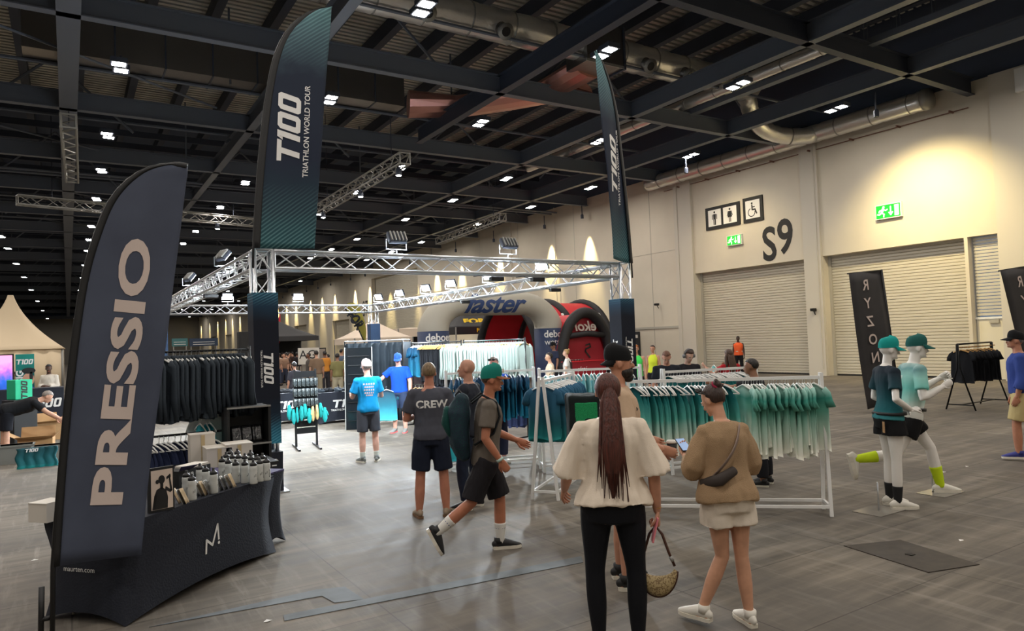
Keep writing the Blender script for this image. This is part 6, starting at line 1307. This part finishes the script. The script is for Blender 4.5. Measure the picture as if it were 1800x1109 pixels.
c_ = PYg(722, 640, 41); gazebo('gazebo', 'cream flat-topped gazebo left of the inflatable arch', (c_.x, 41, 0), 2.7, 2.9, 3.0, crm, mk('dark_wall2', (40, 40, 44), .9), 'ribble', M['ink'], .5) if False else gazebo('gazebo', 'cream flat-topped gazebo left of the inflatable arch', (c_.x, 41, 0), 2.7, 2.9, 3.0, crm, mk('dark_wall2', (40, 40, 44), .9), val=.5)
# pagoda tent at the left edge
c_ = PYg(20, 640, 47); pg = thing('pagoda_tent', 'tall cream pagoda tent with a pointed roof at the left edge', 'tent', (c_.x, 47, 0)); h = PY(110, 612, 47).x-c_.x; pt = PY(20, 519, 47).z; pe = PY(108, 612, 44.6).z; pgm = mk('pagoda_cream', (226, 206, 174), .7)
def pf(u, v_):
    a = 2*pi*u+pi/4; k = max(abs(cos(a)), abs(sin(a))); q = 1-v_; r_ = (h*q*(.35+.65*q)+.12)/k; return V((r_*cos(a), r_*sin(a), pe+(pt-pe)*v_))
B().sheet(pf, 32, 14, .03).ob('roof', pgm, pg, True)
for (x0, y0, x1, y1) in ((-h, -h, h, -h), (h, -h, h, h), (-h, h, -h, -h)): B().sheet(lambda u, v_: V((x0+(x1-x0)*u+.03*sin(u*40), y0+(y1-y0)*u+.03*sin(u*40), pe-pe*v_)), 60, 2, .02).ob('side_wall', pgm, pg, True)
for x in (-1, 1): B().tube([(x*h, -h, 0), (x*h, -h, pe)], .06, 8).ob('post', M['lsteel'], pg, True)
# big screen, portrait banner, counter, cube
sc = bpy.data.materials.new('lit_screen_picture'); sc.use_nodes = True; nt = sc.node_tree; p_ = nt.nodes['Principled BSDF']; tc = nt.nodes.new('ShaderNodeTexCoord'); nz = nt.nodes.new('ShaderNodeTexNoise'); nz.inputs['Scale'].default_value = 9; rp = nt.nodes.new('ShaderNodeValToRGB'); sp = nt.nodes.new('ShaderNodeSeparateXYZ'); ad = nt.nodes.new('ShaderNodeMath'); ad.operation = 'MULTIPLY_ADD'; ad.inputs[1].default_value = .35
nt.links.new(tc.outputs['Object'], nz.inputs[0]); nt.links.new(tc.outputs['Object'], sp.inputs[0]); nt.links.new(nz.outputs[0], ad.inputs[0]); z2 = nt.nodes.new('ShaderNodeMapRange'); z2.inputs[1].default_value = .9; z2.inputs[2].default_value = 2.1; nt.links.new(sp.outputs['Z'], z2.inputs[0]); nt.links.new(z2.outputs[0], ad.inputs[2]); nt.links.new(ad.outputs[0], rp.inputs[0])
for i, (pos, c) in enumerate(((0.2, (20, 40, 120)), (.62, (30, 90, 190)), (.8, (170, 100, 190)), (1., (250, 150, 190)))):
    e = rp.color_ramp.elements[i] if i < 2 else rp.color_ramp.elements.new(pos); e.position = pos; e.color = (*lin(c), 1)
nt.links.new(rp.outputs[0], p_.inputs['Emission Color']); p_.inputs['Emission Strength'].default_value = .22; p_.inputs['Base Color'].default_value = (.01, .01, .01, 1)
e = PY(24, 622, 21.5); t = thing('led_screen', 'lit pink and blue video screen cut off by the left edge', 'screen', (e.x-2.4, 21.5, 0)); z0 = PY(24, 688, 21.5).z; B().box(0, 2.4, 0, .12, z0, e.z).ob('cabinet', M['black'], t); B().box(.03, 2.37, -.01, 0, z0+.03, e.z-.03).ob('picture', sc, t)
for x in (.3, 2.1): B().box(x-.04, x+.04, .02, .1, 0, z0).ob('leg', M['blackm'], t)
a, c_ = PY(27, 623, 22.4), PY(60, 623, 22.4); t = thing('portrait_banner', 'dark teal T100 roller banner with a young man\'s portrait', 'banner', (a.x, 22.4, 0)); w_ = c_.x-a.x; h = a.z
B().box(0, w_, 0, .02, .1, h).ob('print', grad('teal_banner', [(0, (20, 40, 60)), (.6, (24, 74, 80)), (1, (40, 140, 130))], 'Z', 0, 2), t); B().box(-.03, w_+.03, -.08, .1, 0, .1).ob('foot', M['lsteel'], t)
b = B(); tour_logo(b, lambda x, y: V((w_*.5+x, -.006, h-.2+y)), .13, False, 1.1); lettering(b, 'SIG', lambda x, y: V((w_*.22-y, -.006, h*.72+x)), .22, bold=.04); b.ob('lettering', M['print_w'], t)
b = B(); E_ = lambda cx, cz, rx, rz, d_=-.008: b.add([V((cx+rx*cos(k*pi/10), d_, cz+rz*sin(k*pi/10))) for k in range(20)], [tuple(range(20))]); E_(w_*.68, h*.68, .13, .17); b.ob('portrait_face', mk('print_skin', (206, 156, 130), .7), t)
b = B(); E_(w_*.7, h*.79, .15, .08, -.01); E_(w_*.83, h*.72, .04, .12, -.01); b.ob('portrait_hair', M['ink'], t); b = B(); b.add([V(q) for q in ((w_*.4, -.01, h*.42), (w_, -.01, h*.42), (w_, -.01, h*.58), (w_*.75, -.01, h*.6), (w_*.5, -.01, h*.54))], [(0, 1, 2, 3, 4)]); b.ob('portrait_shirt', mk('print_blue', (50, 70, 140), .7), t)
a, c_ = PYg(-20, 690, 21), PYg(112, 690, 21); t = thing('counter', 'long black tour counter with a pale blue base strip at the left', 'counter', (a.x, 21, 0)); L_ = c_.x-a.x
B().box(0, L_, 0, .6, .25, 1.22).ob('counter_body', M['navy'], t); B().box(0, L_, .0, .6, 0, .25).ob('base_strip', mk('pale_blue_strip', (150, 190, 196), .6), t); b = B(); tour_logo(b, lambda x, y: V((L_-.35+x, -.01, .85+y)), .22, False, 1.1); b.ob('lettering', M['print_w'], t)
a = PY(44, 667, 18.6); t = thing('logo_cube', 'bright green cube printed T100 on a dark box in front of the screen', 'cube', (a.x-.17, 18.85, a.z-.44), rad(30)); B().box(-.02, .33, 0, .35, 0, .43).ob('cube_body', mk('bright_green', (30, 190, 140), .6), t, bevel=.01)
b = B(); tour_logo(b, lambda x, y: V((.16-y, -.006, .21+x)), .13, False, 1.2); b.ob('lettering', M['ink'], t)
t = thing('pedestal', 'plain dark pedestal box under the green cube', 'pedestal', (a.x-.17, 18.75, 0), rad(30)); B().box(-.08, .4, -.06, .42, 0, a.z-.445).ob('box', M['ink'], t, bevel=.01)
# open cartons and crates
def crate(px, py, w_, d_, h_, lb, mat, y=None, z=0, holes=False, rz=0.):
    p = G(px, py); t = thing('crate', lb, 'crate', (p.x, p.y, z), rad(rz)); b = B(); b.box(-w_/2, w_/2, 0, .02, 0, h_); b.box(-w_/2, w_/2, d_-.02, d_, 0, h_); b.box(-w_/2, -w_/2+.02, .02, d_-.02, 0, h_); b.box(w_/2-.02, w_/2, .02, d_-.02, 0, h_); b.box(-w_/2+.02, w_/2-.02, .02, d_-.02, 0, .02); b.ob('tub', mat, t)
    b = B(); b.box(-w_/2-.015, w_/2+.015, -.015, .02, h_-.03, h_); b.box(-w_/2-.015, w_/2+.015, d_-.02, d_+.015, h_-.03, h_); b.ob('rim', mat, t)
    if holes:
        b = B(); [b.box(-w_/2+.3+i*.045, -w_/2+.33+i*.045, -.004, .0, .06+j*.045, .085+j*.045) for i in range(5) for j in range(5)]; b.ob('vent_holes', M['ink'], t)
    return t
gcr = mk('grey_crate', (112, 112, 106), .6)
crate(28, 815, .56, .4, .34, 'grey perforated crate at the left edge', gcr, holes=True); crate(83, 812, .5, .4, .3, 'plain grey crate behind the teal shirt pile', gcr)
def carton(px, py, w_, d_, h_, lb, z=0, rz=0, flaps=True):
    p = G(px, py); t = thing('cardboard_box', lb, 'box', (p.x, p.y, z), rad(rz)); b = B()
    for q in ((-w_/2, w_/2, 0, .008), (-w_/2, w_/2, d_-.008, d_), ): b.box(*q, 0, h_)
    b.box(-w_/2, -w_/2+.008, .008, d_-.008, 0, h_); b.box(w_/2-.008, w_/2, .008, d_-.008, 0, h_); b.box(-w_/2, w_/2, 0, d_, 0, .01); b.ob('carton_body', M['card'], t)
    if flaps:
        for pts in ([(-w_/2, 0, h_), (w_/2, 0, h_), (w_/2+.02, -.2, h_+.06), (-w_/2-.02, -.2, h_+.06)], [(w_/2, d_, h_), (-w_/2, d_, h_), (-w_/2, d_+.1, h_+.2), (w_/2, d_+.1, h_+.2)], [(-w_/2, d_, h_), (-w_/2, 0, h_), (-w_/2-.2, 0, h_+.12), (-w_/2-.2, d_, h_+.12)], [(w_/2, 0, h_), (w_/2, d_, h_), (w_/2+.16, d_, h_+.16), (w_/2+.16, 0, h_+.16)]):
            q = [V(x) for x in pts]; n = (q[1]-q[0]).cross(q[3]-q[0]).normalized()*.006; B().add(q+[x+n for x in q], [(3, 2, 1, 0), (4, 5, 6, 7), (0, 1, 5, 4), (1, 2, 6, 5), (2, 3, 7, 6), (3, 0, 4, 7)]).ob('flap', M['card'], t)
    return t
carton(78, 775, .75, .5, .42, 'big open cardboard box with raised flaps the grey-haired man reaches into', rz=12); carton(62, 800, .6, .4, .34, 'flat open cardboard box in front of the bigger one', rz=-6)
p = G(66, 822); t = thing('shirt_pile', 'dark teal shirts draped over the crate edge with a white tour logo', 'clothes', (p.x-.0, p.y-.06, 0)); b = B(); b.sheet(lambda u, v_: V((-.3+.6*u+.02*sin(v_*9), .05-.06*v_*v_-.015*sin(u*26), .36*(1-v_)**.9+.012)), 30, 8, .03); sp_ = b.ob('cloth', grad('pile_teal', [(0, (50, 170, 170)), (.2, (20, 90, 96)), (1, (20, 62, 70))], 'Z', 0, .36), t, True); b = B(); tour_logo(b, lambda x, y: V((-.08+x, -.0, .33+y)), .06, False, 1.3); b.ob('lettering', M['print_w'], t)
# far info boards, flags, signs
for a, c_, m_, lb in ((302, 330, (70, 120, 124), 'teal hanging hall banner far away above the dark jackets, left one'), (333, 383, (44, 60, 84), 'navy and teal hanging hall banner far away above the dark jackets, right one')):
    p, q = PY(a, 597, 74), PY(c_, 597, 74); z1 = PY(a, 609, 74).z; t = thing('hanging_banner', lb, 'banner', (p.x, 74, 0)); B().box(0, q.x-p.x, 0, .1, z1, p.z+.1).ob('board', mk('board_%d' % a, m_, .7), t); b = B(); [b.box((q.x-p.x)*.12, (q.x-p.x)*.88, -.02, 0, z1+.15+k*.22, z1+.2+k*.22) for k in range(2)]; b.ob('printed_lines', M['print_w'], t)
    B().box(.1, .18, 0, .1, 0, z1).ob('post', M['lsteel'], t); B().box(q.x-p.x-.18, q.x-p.x-.1, 0, .1, 0, z1).ob('post', M['lsteel'], t)
redf = mk('red_flag', (214, 40, 62), .7)
for px0, px1, yt, yb, lb, tx in ((472, 485, 557, 606, 'red feather flag beyond the front left column, broad side on', 1), (488, 493, 552, 608, 'thin edge-on red feather flag beside the broad red one', 0)):
    O = PY(px0, 600, 51); O.z = 0; f_ = lambda x, y: (PY(x, y, 51).x-O.x, PY(x, y, 51).z); w_ = px1-px0
    feather('feather_flag', lb, O, 0, [f_(px0, yb), f_(px0+.5, (yt+yb)/2), f_(px0+w_*.2, yt+14), f_(px0+w_*.6, yt+3), f_(px1-1, yt)], [f_(px1-w_*.2, yb-7), f_(px1, (yt+yb)/2-5), f_(px1, yt+14), f_(px1, yt+5), f_(px1, yt)], redf, .05, letters=[(lambda b: lettering(b, 'ON RACE', lambda x, y: V((f_(px0+w_*.55, 0)[0]-y, 0, f_(0, (yt+yb)/2+2)[1]+x)), .36, bold=.02), M['print_w'])] if tx and False else None, sag=.05)
O = PY(640, 596, 31); O.z = 0; f_ = lambda x, y: (PY(x, y, 31).x-O.x, PY(x, y, 31).z)
tt = feather('teardrop_flag', 'olive teardrop flag lettered FORM leaning behind the far right column', O, 0, [f_(641, 605), f_(625, 570), f_(608, 545), f_(606, 537), f_(611, 533), f_(619, 532)], [f_(642, 600), f_(643, 580), f_(639, 560), f_(633, 543), f_(628, 536), f_(621, 532)], mk('olive_flag', (150, 144, 62), .7), .06, sag=.05,
    letters=[(lambda b: lettering(b, 'FOR', lambda x, y: (lambda A, Bq: V((A[0]+(Bq[0]-A[0])*(x/1.5+.5)+y*.8, 0, A[1]+(Bq[1]-A[1])*(x/1.5+.5)+y*.55)))(f_(614, 546), f_(637, 580)), .62, bold=.05, sx=1.), mk('navy_print', (30, 36, 50), .7))])
a, c_ = PY(524, 612, 36), PY(561, 612, 36); t = thing('letter_board', 'beige board with thin AG letters among the crowd', 'sign', (a.x, 36, 0)); z1 = PY(524, 641, 36).z; B().box(0, c_.x-a.x, 0, .05, z1, a.z).ob('board', M['wbox'], t); b = B(); lettering(b, 'AG', lambda x, y: V(((c_.x-a.x)*.42+x, -.01, (z1+a.z)/2+.08+y)), .62); b.ob('lettering', M['ink'], t)
for x in (.05, c_.x-a.x-.05): B().box(x-.02, x+.02, .01, .04, 0, z1).ob('leg', M['ink'], t)
a, c_ = PY(548, 612, 37), PY(573, 612, 37); t = thing('monitor', 'dark framed monitor on a stand behind the brown-jacket visitor', 'monitor', (a.x, 37, 0)); B().box(0, c_.x-a.x, 0, .08, a.z-.62, a.z).ob('frame', M['ink'], t); B().box(.05, c_.x-a.x-.05, -.01, 0, a.z-.57, a.z-.05).ob('panel', mk('beige_screen', (150, 140, 130), .4), t); B().box(.3, .38, .02, .06, 0, a.z-.62).ob('stand_post', M['ink'], t)
a = PY(420, 583, 42); t = thing('speaker_tower', 'tall dark loudspeaker tower left of the front left column', 'loudspeaker', (a.x, 42, 0)); B().box(0, .75, 0, .6, 1.0, a.z).ob('cabinet', M['ink'], t, bevel=.02); B().box(.34, .41, .2, .3, 0, 1.0).ob('pole', M['blackm'], t); B().box(.08, .67, -.02, 0, 1.2, a.z-.2).ob('grille', M['black'], t)
a = PX(1110, 640, WX-.04); t = thing('wall_poster', 'dark framed notice on the wall behind the lime green vest man', 'poster', (WX-.02, PX(1117, 620, WX).y, .6)); B().box(-.03, 0, -.45, .45, 0, 1.6).ob('frame', M['ink'], t); B().box(-.034, -.03, -.3, .3, 1.25, 1.42).ob('pale_label', M['wbox'], t)
# mirrored-letter rectangle banners
ch = mk('charcoal_banner', (52, 50, 52), .8, col2=(46, 45, 47), scale=3)
def rect_banner(lb, tl, tr, bl, yy, n='RYZON', dy=0.):
    O = V((0, 0, 0)); a, b_, c_ = PY(*tl, yy), PY(*tr, yy+dy), PY(*bl, yy); up = (a-c_); H_ = a.z-.12; up = up/(a.z-c_.z)*H_; base = a-up; t = thing('banner_flag', lb, 'banner', (base.x, base.y, 0)); up = a-base; rt = b_-a; o = base-V((base.x, base.y, 0))
    B().sheet(lambda u, v_: o+rt*u+up*v_+V((0, .02*sin(u*3+v_*4), 0)), 6, 14, .004).ob('sail', ch, t, True)
    B().bar(o+up-rt*.02, o+up+rt*1.04+V((0, 0, .0)), .03, .03).ob('top_arm', M['ink'], t); B().tube([V((rt.x*1.02, rt.y*1.02, 0)), o+rt*1.02+up*.5, o+rt*1.02+up*1.005], .03, 8).ob('pole', M['ink'], t, True)
    B().bar((rt.x*1.02-.45, rt.y*1.02, .02), (rt.x*1.02+.45, rt.y*1.02, .02), .05, .04).ob('cross_foot', M['ink'], t); B().bar((rt.x*1.02, rt.y*1.02-.45, .02), (rt.x*1.02, rt.y*1.02+.45, .02), .05, .04).ob('cross_foot', M['ink'], t)
    b = B(); W_, L_ = rt.length, up.length; ru, uu = rt.normalized(), up.normalized(); nn = ru.cross(uu)*.03
    if nn.dot(a) > 0: nn = -nn
    for k, chh in enumerate(n): lettering(b, chh, lambda x, y: o+ru*(W_*.42-x)+uu*(L_*(1-.095-.135*k)+y)+nn, .34, bold=.015, sx=1.25)
    b.ob('lettering', M['print_t'], t)
rect_banner('tall charcoal banner with reversed RYZON letters behind the mannequins', (1491, 481), (1548, 475), (1514, 640), 9.3)
rect_banner('tall charcoal banner with reversed letters cut off by the right edge', (1757, 476), (1818, 466), (1788, 590), 6.8)
# small black rail of black tees
bp0, bp1 = (17.45, 8.3), (19.1, 8.25)
t = thing('clothes_rail', 'small black A-frame rail of black tees by the shutters', 'clothes rack', (*bp0, 0), 0)
for x in (0, 1.65):
    for sy in (-1, 1): B().tube([(x, sy*.32, 0), (x, sy*.03, .95), (x, sy*.015, 1.52)], .018, 6).ob('leg', M['blackm'], t, True)
    B().tube([(x, -.28, .12), (x, .28, .12)], .014, 6).ob('cross_bar', M['blackm'], t)
B().tube([(0, 0, 1.52), (1.65, 0, 1.52)], .02, 8).ob('top_bar', M['blackm'], t, True); B().tube([(0, 0, 1.44), (1.8, 0, 1.44)], .016, 8).ob('wooden_rod', M['wood'], t, True); B().tube([(0, 0, .12), (1.65, 0, .12)], .014, 6).ob('lower_bar', M['blackm'], t)
hung('black_tshirt', 'black T-shirt on the small black rail by the shutters', 'T-shirt', 'black T-shirts on the small rail', 'tee', blk_g, M['wood'], 9, (17.5, 8.3), (18.9, 8.25), 1.43, -12, 6, wd=.24, ln=.72, wood=True)
# bits on the floor
for i, (px, py) in enumerate(((60, 985), (470, 1092), (1700, 820), (1660, 830), (1690, 950))):
    p = G(px, py); t = thing('paper_scrap', 'small pale scrap of paper on the floor, %s' % ('left of the near table', 'in front of the near table', 'right of the running mannequin', 'just behind the running mannequin', 'beside the floor hatch')[i], 'litter', (p.x, p.y, .001)); B().add([(-.03, 0, 0), (0, -.02, .004), (.035, .0, .001), (.0, .025, .006)], [(0, 1, 2, 3)]).ob('paper', M['wplast'], t)
